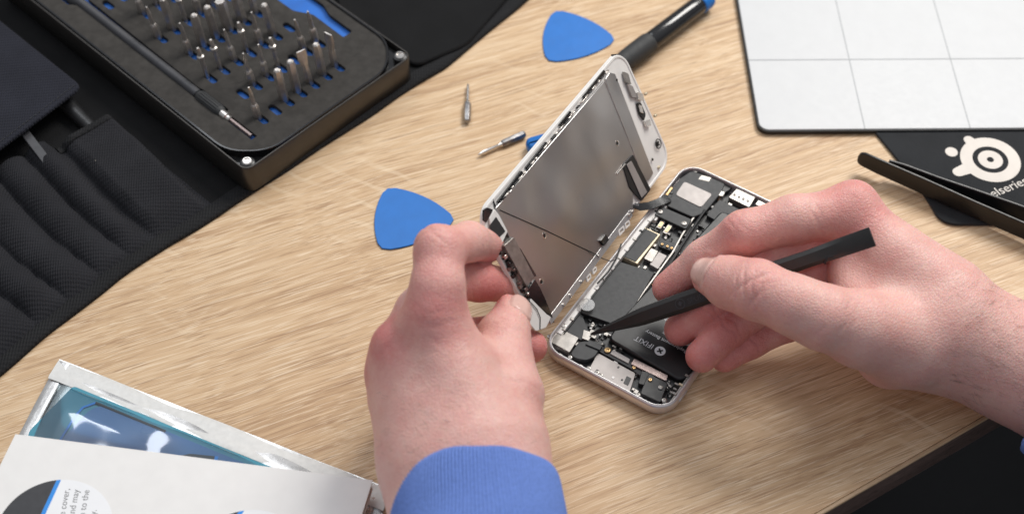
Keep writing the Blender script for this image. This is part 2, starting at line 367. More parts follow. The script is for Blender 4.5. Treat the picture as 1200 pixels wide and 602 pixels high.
# pocket panel: padded channels
gpx = [(-20, 425), (36, 378), (74, 350), (117, 323), (155, 301), (184, 283), (246, 238)]
gx = [float(loc(FR, *p, 2)[0]) for p in gpx]
gx = [gx[0]-40, gx[0]-20] + gx
def puff(x, y):
    "height of the channels over the cloth"
    k = 0
    for i in range(len(gx)-1):
        if gx[i] <= x < gx[i+1]:
            t = (x-gx[i])/(gx[i+1]-gx[i]); wide = gx[i+1]-gx[i]
            k = (math.sin(PI*t))**.55*(6.6 if wide < 24 else 6.2)
            if i == len(gx)-2: k = 5.6*min(1, (max(t-.09, 0)/.16))**.5*min(1, ((1-t)/.1))**.5
    return k
G = []; ys = np.linspace(0, 1, 46); px_ = np.linspace(gx[0], gx[-1], 200)
mouth = {}
for j, t in enumerate(ys):
    row = []
    for x in px_:
        y0 = edgey(x)+6.5; d = 88 if x < gx[-2] else 82
        y = y0+d*t; yy = y-y0
        ramp_ = min(1, (yy/16.)**.7) if yy > 0 else 0
        sag = 1-.18*math.sin(yy*.07+x*.05)
        row.append((x, y, 2.2+puff(x+2.2*math.sin(yy*.045+x*.02), y)*ramp_*sag+.35*math.sin(yy*.35+x*.1)*ramp_))
    G.append(row)
G.append([(x, y+1.2, z-.7) for x, y, z in G[-1]]); G.append([(x, y-1, 1.8) for x, y, z in G[-1]])
b = MB(); b.grid(G); b.build('pocket', M['cloth'], roll, sharp=180)
# stitched hem along the wide pocket mouth
hem = MB(); hy = max(p[1] for p in G[45] if p[0] > gx[-2]+2)
sx = [p for p in G[45] if p[0] > gx[-2]+1]
hem.grid([[(x, y-3.2, z+.25) for x, y, z in sx], [(x, y-2.8, z+.9) for x, y, z in sx], [(x, y+.4, z+.9) for x, y, z in sx], [(x, y+.9, z-.2) for x, y, z in sx], [(x, y+.5, z-1.4) for x, y, z in sx]])
hem.build('hem', M['bind'], roll, sharp=180)
# flap
zf = 15.
fp = [loc(FR, *p, zf) for p in [(-70, -10), (-10, 16), (96, 101), (-10, 181), (-120, 250), (-260, 100)]]
fpr = rpoly(fp, [1, 1, 5, 1, 1, 1])
FLP = [(98, 104), (-40, 206)]
b = MB(); b.prism(fpr, zf-2.2, zf)
o = b.build('flap', M['flap'], roll, bevel=.8)
b = MB(); q0, q1 = loc(FR, 96, 101, zf), loc(FR, -30, 197, zf); q2 = loc(FR, -10, 16, zf)
for qa, qb, s_ in ((q0, q1, 1), (q0, q2, -1)):
    d = (qb-qa)/np.linalg.norm(qb-qa); nn = np.array([-d[1], d[0]])*s_*-1
    a = qa+d*2; e = qb
    if s_ == 1: 
        for k in range(int(np.linalg.norm(e-a)/2.6)):
            p = a+d*2.6*k+nn*3.4; b.tube([(p[0], p[1], zf+.12), (p[0]+d[0]*1.7, p[1]+d[1]*1.7, zf+.12)], .22, 6)
b.build('stitching', M['blackpl'], roll)
# raised folded pocket behind the case (top of the picture)
b = MB(); fq = [loc(FR, *p, 4) for p in [(487, 78), (548, 52), (610, -20), (560, -80), (380, -60), (400, 20)]]
b.prism(rpoly(fq, 6), 1.7, 4.4); b.build('folded_pocket', M['felt'], roll, bevel=1.2)

# a flat steel tool and a dark handle sticking out of the pockets
p0, p1 = w(48, 180, 8), w(22, 146, 11); d = p1-p0
F = frame(p0, d, z=[0, 0, 1])
b = MB(); b.box(-10, 40, -2.2, 2.2, -.5, .5)
tag(b.build('hand_tool', M['greypl'], None, F, bevel=.25), 'flat steel tool stuck between the flap and the pocket of the roll', 'hand tool')
p0, p1 = w(84, 128, 5), w(54, 99, 6); F = frame(p0, p1-p0, z=[0, 0, 1])
b = MB(); b.tube([(-20, 0, 0), (0, 0, 0), (18, 0, 0), (24, 0, 0), (40, 0, 0), (70, 0, 0)], [3.6, 4.4, 5.2, 5.0, 5.2, 5.2], 20)
tag(b.build('hand_tool', M['blackpl'], None, F, bevel=.6), 'dark grey tool handle peeking out of the wide cloth pocket', 'hand tool')

# ------------------------------------------------------------------ bit case
FC = flat(A_, cang, 1.7); HZ = 17.6
case = thing('bit_case', 'dark metal bit case with grey foam insert and corner screws', 'bit case', FC)
X0, X1, Y0, Y1 = -5.0, 109.0, -5.0, 205.0
cz = HZ
b = MB()
out = lambda d, z: [(x, y, z) for x, y in rrect(X0+d, Y0+d, X1-d, Y1-d, max(.3, 5.5-d), 8)]
b.loops([out(.6, 0), out(0, .8), out(0, cz-1.2), out(.5, cz-.4), out(1.1, cz-.4), out(1.1, 2), ], False, cap0=True)
b.loops([out(1.1, 2.0), out(30, 2.0)], False, cap1=True, mi=0)
b.build('case_body', M['anod'], case, bevel=.0, sharp=40)
b = MB(); ch = 17.
foam_out = lambda d: rpoly([(X0+1.4+d, Y0+ch), (X0+ch, Y0+1.4+d), (X1-ch, Y0+1.4+d), (X1-1.4-d, Y0+ch), (X1-1.4-d, Y1-ch), (X1-ch, Y1-1.4-d), (X0+ch, Y1-1.4-d), (X0+1.4+d, Y1-ch)], 9)
b.loops([[(x, y, 3) for x, y in foam_out(0)], [(x, y, cz-.1) for x, y in foam_out(0)], [(x, y, cz+.5) for x, y in foam_out(.3)], [(x, y, cz+.5) for x, y in foam_out(1.2)], [(x, y, cz-.2) for x, y in foam_out(1.5)]], False)
b.build('rim', M['blackgl'], case, sharp=40)
def hex_screw(mb, c, r=2.6, z=cz-2):
    mb.lathe([(r+1.1, z-6), (r+1.1, z+1.2), (r+.5, z+1.6)], 24, 0, c); mb.lathe([(r, z+1.6), (r, z+2.1), (r-.5, z+2.5), (r-1.0, z+2.5), (r-1.1, z+2.0), (.3, z+2.0)], 20, 1, c)
for cx, cy in ((0, 0), (104, 0)):
    b = MB(); hex_screw(b, (cx, cy)); b.build('corner_screw', [M['blackpl'], M['steel']], case)
for xa, sg in ((X0, 1), (X1, -1)):
    b = MB(); b.prism([(xa+2*sg, Y0+2), (xa+22*sg, Y0+2), (xa+2*sg, Y0+22)], 2.1, cz-4); b.build('corner_well', M['blackgl'], case)
# bit grid (measured in the case's own frame)
rows = [(18.6, [24, 32.8, 41.4, 50.1, 58.7, 67.4, 76.1], {1}), (39, [28.8, 37.7, 46.5, 55, 63.8, 72.6, 81.1], {0, 4}), (59.4, [24.6, 33.3, 42.3, 51.3, 60.3, 69.1, 78.0], {6}),
        (79.6, [29.2, 38.2, 47.1, 56, 65.0, 73.8], set()), (101, [25.6, 34.7, 43.8, 53, 62.0, 71.0, 80], {5}), (121.8, [31.4, 40.4, 49.4, 58.4], set())]
cut = MB()
for y, X, e in rows:
    for x in X: cut.prism(rrect(x-1.9, y-6.2, x+1.9, y+2.8, 1.9, 5), cz-7, cz+5)
for x in (22, 31, 40): cut.prism(rrect(x-1.9, 136, x+1.9, 145, 1.9, 5), cz-7, cz+5)
cut.prism(rpoly([(11, 9.5), (14.6, 9.5), (14.6, 33), (16.6, 34), (16.6, 54), (16.0, 57), (17.2, 152), (20, 156), (20, 190), (7, 190), (7, 156), (10.4, 152), (10.4, 57), (9.9, 54), (9.9, 34), (11, 33)], .5, 3), cz-7.2, cz+5)
cut.prism(rpoly([(92.8, 31.3), (99.3, 31.3), (99.6, 50), (102.5, 58), (102.5, 90), (88, 90), (88, 66), (93.4, 56)], 1.2, 3), cz-7.4, cz+5)
fm = MB(); fo = foam_out(1.3); fm.prism(fo, cz-2.8, cz-.4)
fob = fm.build('foam_insert', M['foam'], case); cob = cut.build('cut', M['foam'], case)
bo = fob.modifiers.new('b', 'BOOLEAN'); bo.object = cob; bo.operation = 'DIFFERENCE'; bo.solver = 'EXACT'; bo.use_self = True; bpy.context.view_layer.update()
me = bpy.data.meshes.new_from_object(fob.evaluated_get(bpy.context.evaluated_depsgraph_get()))
fob.modifiers.clear(); fob.data = me; bpy.data.objects.remove(cob)
bv = fob.modifiers.new('bevel', 'BEVEL'); bv.width = .35*S; bv.segments = 2; bv.limit_method = 'ANGLE'; bv.angle_limit = math.radians(40)
b = MB(); b.prism(foam_out(2.2), 2.2, cz-2.9); b.build('liner', M['bluedark'], case)
# bits
def bit_mesh(kind):
    b = MB(); hx = lambda r, z: [(r*math.cos(PI/3*k+.3), r*math.sin(PI/3*k+.3), z) for k in range(6)]
    if kind == 0: b.loops([hx(1.9, 0), hx(2.1, .5), hx(2.1, 9.5), hx(1.4, 10.8), hx(1.15, 11), hx(1.1, 19), hx(.5, 23)], False, 0, True, True)
    if kind == 1: b.loops([hx(2.3, 0), hx(2.45, .5), hx(2.45, 19), hx(1.9, 22.4), hx(1.1, 23)], False, 0, True, True)
    if kind == 2: b.loops([hx(1.2, 0), hx(1.3, 14), hx(2.0, 14.4), hx(2.0, 16.3), hx(1.2, 16.8), hx(1.1, 21), hx(.7, 22)], False, 0, True, True)
    if kind == 3: b.loops([hx(2.0, 0), hx(2.1, .5), hx(2.1, 11), hx(1.6, 12.4), [(x*1.5, y*.55, z) for x, y, z in hx(2.0, 19)], [(x*1.45, y*.25, z) for x, y, z in hx(1.9, 24)]], False, 0, True, True)
    if kind == 4: b.loops([hx(2.9, 0), hx(3.0, .5), hx(3.0, 20), hx(2.7, 21)], False, 0, True, True)
    for sgn in (1,): b.lathe([(.9, -2), (1.25, -1.4), (1.25, -.2), (.9, .2)], 8, 1)
    return b.build('screwdriver_bit', [M['steeld'], M['steel']], None)
protos = {}
kinds = [[0, 0, 1, 1, 3, 1, 3], [0, 0, 0, 2, 0, 0, 0], [2, 2, 0, 2, 0, 1, 0], [0, 1, 1, 4, 4, 3], [0, 1, 2, 0, 4, 0, 1], [0, 2, 0, 0]]
ordn = ['first', 'second', 'third', 'fourth', 'fifth', 'sixth', 'seventh']
rown = ['in the front row of the foam', 'in the second row of the foam', 'in the third row of the foam', 'in the fourth row of the foam', 'in the fifth row of the foam', 'in the far sixth row of the foam']
kn = ['slim steel bit', 'stout fluted steel bit', 'thin collared steel bit', 'flat bladed steel bit', 'fat hexagonal steel bit']
for ri, (y, X, e) in enumerate(rows):
    cnt = 0
    for i, x in enumerate(X):
        if i in e: continue
        k = kinds[ri][i]; cnt += 1
        if k not in protos: o = protos[k] = bit_mesh(k)
        else: o = protos[k].copy(); COL.objects.link(o)
        la = .13+random.uniform(-.03, .03); lb = random.uniform(-.03, .05)
        zx = np.array([-math.cos(cang)*la+lb*.5, -math.sin(cang)*la*.2-.02, 1.0])
        wp = tow(FC, (x, y+1.2, cz-2.4)); Fb = frame(wp, np.cross([0, 1, 0], zx), y=np.cross(zx, np.cross([0, 1, 0], zx)))
        o.matrix_world = bm4(Fb) @ Matrix.Rotation(random.uniform(0, 6), 4, 'Z')
        tag(o, f'{kn[k]} {rown[ri]}, {ordn[cnt-1]} from the left', 'screwdriver bit', 'screwdriver bits standing in the foam')
# extension driver lying in its slot
FE = FC@np.array([[0, 1, 0, 12.8], [-1, 0, 0, 0], [0, 0, 1, cz-1.0], [0, 0, 0, 1]], float)  # local x = case -y
ext = thing('driver_handle', 'long thin grey driver lying in the foam slot beside the bits', 'screwdriver', FE)
b = MB(); b.tube([(-200, 0, 0), (-156, 0, 0), (-154, 0, 0), (-152, 0, 0), (-56, 0, 0), (-54, 0, 0)], [4.4, 4.4, 3.6, 2.7, 2.7, 2.4], 20); b.build('shaft', M['greypl'], ext)
b = MB(); b.tube([(-53.5, 0, 0), (-52, 0, 0), (-36, 0, 0), (-34.5, 0, 0)], [2.4, 3.2, 3.2, 2.6], 24)
for k in range(16): a = 2*PI*k/16; b.tube([(-51, 3.2*math.cos(a), 3.2*math.sin(a)), (-37, 3.2*math.cos(a), 3.2*math.sin(a))], .28, 5)
b.build('grip', M['rubber'], ext)
b = MB(); b.tube([(-34.5, 0, 0), (-33, 0, 0), (-30.5, 0, 0), (-30, 0, 0), (-28.5, 0, 0), (-28, 0, 0)], [2.5, 2.6, 2.6, 1.9, 1.9, 1.4], 18); b.build('collar', M['steel'], ext)
b = MB(); b.tube([(-28, 0, 0), (-12, 0, 0)], [1.15, 1.15], 6); b.build('blade', M['copper'], ext)

# ------------------------------------------------------------------ loose bits, picks, blue tool
def loose_bit(pt, pb, lab, point=False):
    t, e = w(*pt, 1.9), w(*pb, 2.0); L = np.linalg.norm(e-t); F = frame(t, e-t, z=[0, 0, 1])
    b = MB(); b.tube([(0, 0, 0), (L*.12, 0, 0), (L*.42, 0, 0), (L*.46, 0, 0), (L*.49, 0, 0), (L*.5, 0, 0)], [.2 if point else .55, 1.25 if point else .8, .95, 1.0, 1.5, 1.5], 10, 0)
    b.tube([(L*.5, 0, 0), (L*.53, 0, 0), (L*.96, 0, 0), (L, 0, 0)], [1.5, 2.1, 2.1, 1.6], 6, 1)
    o = b.build('screwdriver_bit', [M['steel'], M['gun']], None, F, bevel=.12); tag(o, lab, 'screwdriver bit')
loose_bit((548.5, 99), (547, 143), 'loose steel bit on the bare wood pointing away')
loose_bit((560, 181.5), (615, 157), 'loose pointed steel bit on the wood beside the raised display', True)
def pick(P, lab):
    q = [w(px, py, 0)[:2] for px, py in P]; c = sum(q)/3
    pts = []
    for i in range(3):
        a, bb = q[i], q[(i+1) % 3]; d = bb-a; L = np.linalg.norm(d); nrm = np.array([d[1], -d[0]])/L
        mid = (a+bb)/2
        if (mid-c)@nrm < 0: nrm = -nrm
        for k in range(9):
            t = k/9; pts.append(a+d*t+nrm*4*t*(1-t)*L*.105)
    pts = [p-c for p in pts]
    n = len(pts)
    for _ in range(1): pts = [(pts[i-1]+pts[i]*2+pts[(i+1) % n])/4 for i in range(n)]
    F = flat(c, 0, .05); b = MB(); b.prism(pts, .05, .85)
    tag(b.build('opening_pick', M['blueplastic'], None, F, bevel=.25), lab, 'opening pick')
pick([(452.5, 219.5), (445.5, 294.5), (535.5, 258.5)], 'blue triangular pick partly under the bent index finger')
pick([(650, 12.5), (641, 74), (723, 48)], 'blue triangular pick lying alone between the tool roll and the screwdriver')
c0, c1 = w(626, 171, 3.5), w(672, 158, 3.5); F = frame(c0, c1-c0, z=[0, 0, 1])
b = MB(); b.loops([[(x, y*s_, z) for x, y in [(0, 0)] for _ in [0]] for s_, z in ()] or [[(p[0], p[1], z) for p in rrect(-4+d, -4.6+d, 50-d, 4.6-d, 3.5, 6)] for d, z in ((1.5, -3.4), (.3, -2.2), (0, 0), (.3, 2.2), (1.5, 3.2))], False, 0, True, True)
tag(b.build('opening_tool', M['blueplastic'], None, F, sharp=60), 'rounded blue plastic tool end peeking out behind the raised display', 'opening tool')

# ------------------------------------------------------------------ screwdriver
c0, c1 = w(737, 68, 6.5), w(823, 3, 6.5); F = frame(c0, c1-c0, z=[0, 0, 1]); L = float(np.linalg.norm(c1-c0))
sd = thing('screwdriver', 'black screwdriver with rubber grip and blue end cap on the wood', 'screwdriver', F)
b = MB(); b.tube([(-16, 0, 0), (-14, 0, 0), (-6, 0, 0), (2, 0, 0), (15, 0, 0), (17, 0, 0), (17.5, 0, 0)], [4.3, 5.0, 5.4, 5.8, 5.9, 5.7, 5.2], 12)
b.build('grip', M['rubber'], sd, bevel=.3)
b = MB(); b.tube([(17.5, 0, 0), (19, 0, 0), (L-4, 0, 0), (L-3, 0, 0)], [4.6, 5.2, 5.4, 5.2], 28); b.build('barrel', M['blackgl'], sd)
b = MB(); b.tube([(L-3, 0, 0), (L-2.5, 0, 0), (L+3, 0, 0), (L+5, 0, 0), (L+5.8, 0, 0)], [5.3, 5.7, 5.7, 5.2, 3], 28); b.build('end_cap', M['blueplastic'], sd)
b = MB(); b.tube([(-34, 0, 0), (-24, 0, 0), (-23, 0, 0), (-16, 0, 0)], [1.3, 1.3, 3, 3.2], 12); b.build('shaft', M['steel'], sd)

# ------------------------------------------------------------------ white mat
FM = flat([179.78, 137.98], .0352, 0)
mt = thing('magnetic_mat', 'white ruled magnetic mat with dark rim at the upper right', 'work mat', FM)
C_ = 54.9; mx0, my0, mx1, my1 = -55.6, -52.4, 55.6+4*C_, 3.6*C_
rr_ = lambda d, z: [(x, y, z) for x, y in rrect(mx0+d, my0+d, mx1-d, my1-d, 6-d, 8)]
b = MB(); b.loops([rr_(1.2, .4), rr_(.1, .6), rr_(.1, 2.8), rr_(.8, 3.0), rr_(6, 3.0)], False, 0, True); b.build('backing', M['dark'], mt)
b = MB(); b.loops([rr_(1.1, 2.6), rr_(1.1, 3.1), rr_(1.35, 3.3), rr_(3, 3.3)], False, 0, False, True); b.build('white_sheet', M['white'], mt)
b = MB()
for k in range(0, 5): b.box(k*C_-.32, k*C_+.32, my0+1.2, my1-1.5, 3.31, 3.36)
for k in range(0, 4): b.box(mx0+1.2, mx1-1.5, k*C_-.32, k*C_+.32, 3.37, 3.42)
b.build('grid_line', M['line'], mt)

# ------------------------------------------------------------------ mouse pad with emblem
FP = flat(w(1159.5, 190), math.radians(0), 0)
t0, t1 = w(1160, 232, 2)[:2], w(1200, 216, 2)[:2]; tang = math.atan2(t1[1]-t0[1], t1[0]-t0[0])
FP = flat(w(1159.5, 190), tang, 0)
pad = thing('mouse_pad', 'black cloth mouse pad with cream ring emblem under the tweezers', 'mouse pad', FP)
pp = [loc(FP, *p, 1.5) for p in [(1018, 146), (1056, 192), (1086, 232), (1103, 263), (1200, 263), (1340, 268), (1420, 150), (1200, 100)]]
b = MB(); b.prism(rpoly(pp, [2, 40, 30, 28, 40, 2, 2, 2], 8), .15, 1.9); b.build('pad_cloth', M['pad'], pad, bevel=.4)
b = MB(); z = 1.92; ring = lambda r0, r1, z0: b.loops([[(x, y, z0) for x, y in circ((0, 0), r0, 40)], [(x, y, z0) for x, y in circ((0, 0), r1, 40)]], False)
Rr = 15.3; K_ = Rr/15.3
ring(9.1*K_, Rr, z); ring(1.8, 6.3, z)
for px, rr0 in (((1135.5, 164), 2.7), ((1123, 201.5), 2.9)):
    q = loc(FP, *px, z); d = q/np.linalg.norm(q); nrm = np.array([-d[1], d[0]])
    P = [d*(Rr-2)*.98+nrm*(rr0+.8), q+nrm*rr0] + [q+nrm*rr0*math.cos(a)+d*rr0*math.sin(a) for a in np.linspace(.3, PI-.3, 8)] + [q-nrm*rr0, d*(Rr-2)*.98-nrm*(rr0+.8)]
    b.prism(P, z-.03, z+.012)
q = loc(FP, 1115, 178, z); b.prism(circ(q, 3.2, 24), z-.03, z+.012)
b.build('emblem', M['logo'], pad)
tp = loc(FP, 1163, 231, 2)
text('lettering', 'steelseries', 7.4, flat([tp[0]-8.6, tp[1]-.4], 0, 1.93), M['logo'], pad)

# ------------------------------------------------------------------ tweezers
FTW = flat(w(1010, 190, 6), 0, 0)
tw = thing('tweezers', 'black metal tweezers lying on edge across the mouse pad', 'tweezers', FTW)
def arm(P, name, mi, th=1.5):
    b = MB(); C3 = []
    for (px, py, z, h) in P:
        c = tol(FTW, w(px, py, z)); C3.append((c, h))
    L = []; n = len(C3)
    for i, (c, h) in enumerate(C3):
        t = C3[min(i+1, n-1)][0]-C3[max(i-1, 0)][0]; t[2] = 0; t /= np.linalg.norm(t); s_ = np.array([-t[1], t[0], 0])*th/2
        L.append([c-s_-[0, 0, h/2], c+s_-[0, 0, h/2], c+s_+[0, 0, h/2], c-s_+[0, 0, h/2]])
    b.loops(L, False, 0, True, True); b.build(name, M['twz' if mi else 'blackpl'], tw, bevel=.45)
arm([(1005.5, 184, 9, 2), (1006.5, 184.5, 9, 6), (1009, 185.5, 9, 8.2), (1013, 187, 9, 9.4), (1030, 195, 8.6, 10), (1080, 217, 8, 10.5), (1140, 244, 7.5, 10.5), (1200, 270, 7.5, 10.5), (1280, 306, 7.5, 7), (1380, 350, 7.5, 3)], 'arm', 1)
arm([(1040, 194.5, 8.6, 9), (1058, 200, 8.4, 9.5), (1100, 216, 8, 10), (1140, 230, 7.5, 10.5), (1200, 251, 7.5, 10.5), (1280, 284, 7.5, 7), (1390, 336, 7.5, 3)], 'arm', 0)

# ------------------------------------------------------------------ smartphone
th = -0.56466624
FB = flat([13.192, -57.694], th, 0.3)
P0 = np.array([13.1, -61.9, 20.8]); P1 = np.array([-15.7, -39.7, 77.2]); P3 = np.array([79.6, 58.5, 7.3])
phone = thing('smartphone', 'opened silver smartphone with its display swung up beside the body', 'smartphone', FB)
PW, PH = 67.1, 138.3
def ins(d, z): return [(x, y, z) for x, y in rrect(d, d, PW-d, PH-d, 10.5-d, 10)]
b = MB()
b.loops([ins(2.2, 0), ins(.8, .5), ins(.05, 2), ins(-.15, 3.5), ins(.05, 5.2), ins(.5, 6.4), ins(1.0, 6.8), ins(1.5, 6.7), ins(1.8, 6.0), ins(1.9, 1.2), ins(8, 1.0)], False, 0, True, True)
body = b.build('body_shell', M['alu'], phone, sharp=60)
b = MB(); b.loops([ins(1.05, 6.8), ins(1.15, 7.05), ins(1.5, 7.05), ins(1.62, 6.75)], False); b.build('lip', M['alul'], body)
bp = lambda px, py, z=5.0: loc(FB, px, py, z)
def part(name, P, z0, z1, m, r=.6, bev=.2, par=body, n=4):
    b = MB(); b.prism(rpoly([bp(x, y, z1) for x, y in P], r, n), z0, z1); return b.build(name, m, par, bevel=bev)
def screw(c, z, r=1.0, par=body, gold=False):
    b = MB(); b.lathe([(r, z), (r, z+.45), (r*.8, z+.6), (r*.45, z+.6), (r*.3, z+.25), (.05, z+.25)], 14, 0, c); b.build('screw', M['gold'] if gold else M['chip'], par)
# board floor
b = MB(); b.prism(rrect(4.6, 4, PW-3.2, PH-4, 6, 5), 1.15, 2.2)
# tiny electronic components over the board
bx = lambda x, y, a, c, h, mi: b.box(x-a, x+a, y-c, y+c, 2.2, 2.2+h, mi)
for _ in range(330):
    x = random.uniform(4.5, 33); y = random.uniform(10, 128)
    s_ = random.choice([.35, .5, .7, 1.0]); bx(x, y, s_, random.choice([.3, .5, .9]), random.uniform(.5, 2.0), random.choice([1, 1, 1, 2, 2, 3, 0, 0, 1, 4] if _ % 3 == 0 else [1, 1, 2, 2, 0, 3]))
for _ in range(150):
    x = random.uniform(4.5, 62); y = random.choice([random.uniform(3, 26), random.uniform(118, 134)])
    s_ = random.choice([.4, .6, 1.0]); bx(x, y, s_, random.choice([.4, .6, 1.0]), random.uniform(.5, 2.2), random.choice([1, 1, 2, 1, 3, 0, 2]))
b.build('logic_board', [M['board'], M['chip'], M['blackpl'], M['whitepl'], M['gold']], body, bevel=.08)
# white side wall with clips
b = MB(); lc = [bp(655, 372), bp(793, 207)]
b.box(1.9, 4.4, 12, 112, 1.2, 5.6); b.box(1.9, 6.5, 96, 112, 1.2, 5.2)
for k in range(15):
    y = 14+k*7.2+random.uniform(-.6, .6); b.box(3.0, 4.9, y, y+random.uniform(.6, 2.2), 5.2, 6.0, random.choice([0, 1, 2]))
b.build('side_wall', [M['whitepl'], M['chip'], M['blackpl']], body, bevel=.2)
b = MB(); b.tube([(5.2, 13+k*2.0, 5.6) for k in range(52)], .22, 6); b.build('antenna_wire', M['blackpl'], body)
b = MB()
for k in range(20): b.box(PW-4.2, PW-2.2, 12+k*5.8, 12+k*5.8+random.uniform(1, 3.4), 4.2, 5.8, random.choice([0, 1, 0]))
b.box(PW-3.0, PW-1.9, 8, 128, 1.2, 5.2, 0); b.build('side_wall', [M['chip'], M['tan']], body, bevel=.15)
# bottom and top metal wall posts
for q in ((748, 462), (779, 470), (690, 431), (704, 439), (668, 418), (815, 200), (700, 436)): screw(bp(*q, 5.5), 4.9, 1.1)
# graphite covered board section
part('board_shield', [(715.5, 303), (767, 319), (729, 383), (680.5, 366)], 2, 5.4, M['graph'], .8)
part('board_shield', [(751, 264), (774, 274.5), (747, 309), (726, 299)], 2, 5.2, M['tan'], .3)
part('processor', [(751.5, 265.5), (771.5, 274.5), (745, 306.5), (727.5, 298.5)], 5.2, 5.5, M['graph'], .5, .1)
part('shield_can', [(763, 290.5), (771.5, 294), (764, 307), (754.5, 302.5)], 2, 4.9, M['chip'], .4)
part('shield_can', [(772, 295), (781.5, 299.5), (771, 315), (761.5, 309.5)], 2, 4.5, M['label'], .3)
for q in ([(775, 257.5), (780, 259.5), (774, 268), (769, 266)], [(783.5, 262), (788.5, 264), (781.5, 274), (776.5, 272)]):
    part('board_connector', q, 2, 4.6, M['chip'], .3, .1)
    c = sum(np.array(p) for p in q)/4; qq = [tuple(c+(np.array(p)-c)*.62) for p in q]; part('gold_pad', qq, 4.6, 4.9, M['gold'], .1, .05)
part('flex_cable', [(774, 279), (800, 288), (795, 297), (771, 288)], 3.4, 4.8, M['graph'], 1)
for q in ((776, 286.5), (782, 289), (787, 291)): screw(bp(*q, 5), 4.9, .7, gold=True)
# brackets at the top
part('connector_bracket', [(773, 240.5), (811, 257), (804, 268.5), (767, 251.5)], 3, 6.0, M['graph'], 1.0, .25)
for q in ((773.5, 248.5), (801.5, 262)): screw(bp(*q, 6), 6.0, 1.35)
part('camera_bracket', [(775, 238), (797, 209), (810, 200), (850, 214), (845, 226), (826, 249), (812, 254.5)], 2.4, 5.6, M['graph'], 1.6, .3)
part('square_sticker', [(802, 212.5), (835, 227.5), (821.5, 243), (791.5, 228)], 5.62, 5.9, M['label'], 1.6, .1)
part('top_module', [(810, 197), (860, 213.5), (856, 222), (838, 232), (800, 214)], 2.2, 4.9, M['blackpl'], 1.4, .3)
part('camera_module', [(864.5, 219.5), (886.5, 229.5), (878, 243), (853.5, 231)], 2.4, 5.9, M['chip'], .8, .25)
for k in range(4): screw(bp(861+5.2*k, 228+2.4*k, 6), 5.9, .62)
part('flex_cable', [(843, 234), (868, 246), (846, 262), (828, 252)], 2.4, 4.9, M['graph'], .6, .1)
part('gold_strip', [(786.5, 219), (788.5, 220), (777, 236), (775, 235)], 4.2, 6.1, M['gold'], .1, .05)
for k in range(26):
    q = bp(random.uniform(828, 905), 0, 5); 
for q in ((889, 234, 903, 245), (838, 222, 850, 228), (822, 205, 834, 211), (846, 243, 853, 250)):
    part('shield_can', [(q[0], q[1]), (q[2], q[3]-3), (q[2]-3, q[3]+2), (q[0]-4, q[1]+5)], 2.4, 4.8+random.random(), M['chip'], .5, .15)
b = MB(); b.tube([[*bp(x, y, 5.6), 5.2] for x, y in [(826, 246), (815, 262), (803, 280), (793, 296), (785, 309), (776, 322)]], .75, 8); b.build('coax_cable', M['blackpl'], body)
b = MB(); b.tube([[*bp(x, y, 5.0), 4.6] for x, y in [(822, 244), (812, 256), (800, 274), (788, 296), (772, 318), (752, 345), (735, 370)]], [.6]*7, 6); b.build('silver_rail', M['chip'], body)
# battery
bat = part('battery', [(712.5, 396.5), (731, 369), (846, 246), (905, 276), (810.5, 438), (797, 445.5)], 1.8, 5.6, M['batt'], [3, .1, 3, 3, 3, 3], .9)
# printing on the battery: it reads upside down towards the bottom edge
tb = bp(773.5, 411, 5.65)
b = MB(); b.prism(circ(tb, 2.55, 28), 5.61, 5.66, 0)
for a in (45, 135):
    Fx = flat(tb, math.radians(a), 0); b.prism(rrect(-1.5, -.42, 1.5, .42, .3, 3), 5.62, 5.70, 1, Fx)
b.build('print', [M['ink'], M['batt']], bat)
FTX = lambda x, y: frame([x, y, 5.63], [-1, 0, 0], y=[0, -1, 0])
text('print', 'IFIXIT', 3.9, FTX(tb[0]-3.6, tb[1]+1.4), M['ink'], bat)
for i, (s_, sz) in enumerate((('Replacement Battery', 2.55), ('Compatible with:', 2.2), ('iPhone* 7', 2.2), ('Li-ion 3.82V 1960mAh', 2.0), ('Warning: do not puncture', 1.6), ('or short circuit', 1.6))):
    text('print', s_, sz, FTX(tb[0]+10.5 - (0 if i == 0 else -.4), tb[1]+7.0+i*3.5), M['ink'], bat)
# lower assemblies
part('speaker_plate', [(700.5, 413), (745, 437), (737.5, 460.5), (689, 434)], 1.6, 4.0, M['label'], 1, .2)
part('barcode_label', [(734.5, 440), (740, 443), (736, 451.5), (730.5, 448.5)], 4.0, 4.15, M['blackpl'], .2, .02)
b = MB(); q0, q1 = bp(690.5, 435.5, 4.1), bp(736.5, 459.5, 4.1); b.tube([(*q0, 4.1), (*q1, 4.1)], .25, 6); b.build('seam', M['blackpl'], body)
part('loudspeaker', [(760, 437), (783, 448.5), (774, 471.5), (750, 460.5)], 2, 6.1, M['blackpl'], 1, .35)
part('loudspeaker', [(752, 434), (768, 437), (763, 453), (748, 449)], 2, 5.3, M['blackpl'], .6, .25)
screw(bp(762, 445, 6.2), 6.1, .9, gold=True); screw(bp(774, 454, 6.2), 6.1, 1.1); screw(bp(778.5, 468.5, 5.8), 5.4, 1.2)
part('metal_strip', [(743.5, 419.5), (783, 439.5), (781, 446.5), (739, 426)], 4.2, 5.4, M['copper'], .8, .2)
part('label_strip', [(718.5, 409.5), (738.5, 420.5), (736.5, 425.5), (715, 414)], 3, 5.0, M['label'], .4, .1)
part('lower_flex', [(704, 404), (716, 410), (748, 428), (760, 440), (752, 441), (738, 431), (702, 411.5)], 2.4, 4.4, M['graph'], .6, .15)
screw(bp(712, 410, 5), 4.7, 1.5, gold=True); screw(bp(743, 430, 5), 4.4, .9, gold=True)
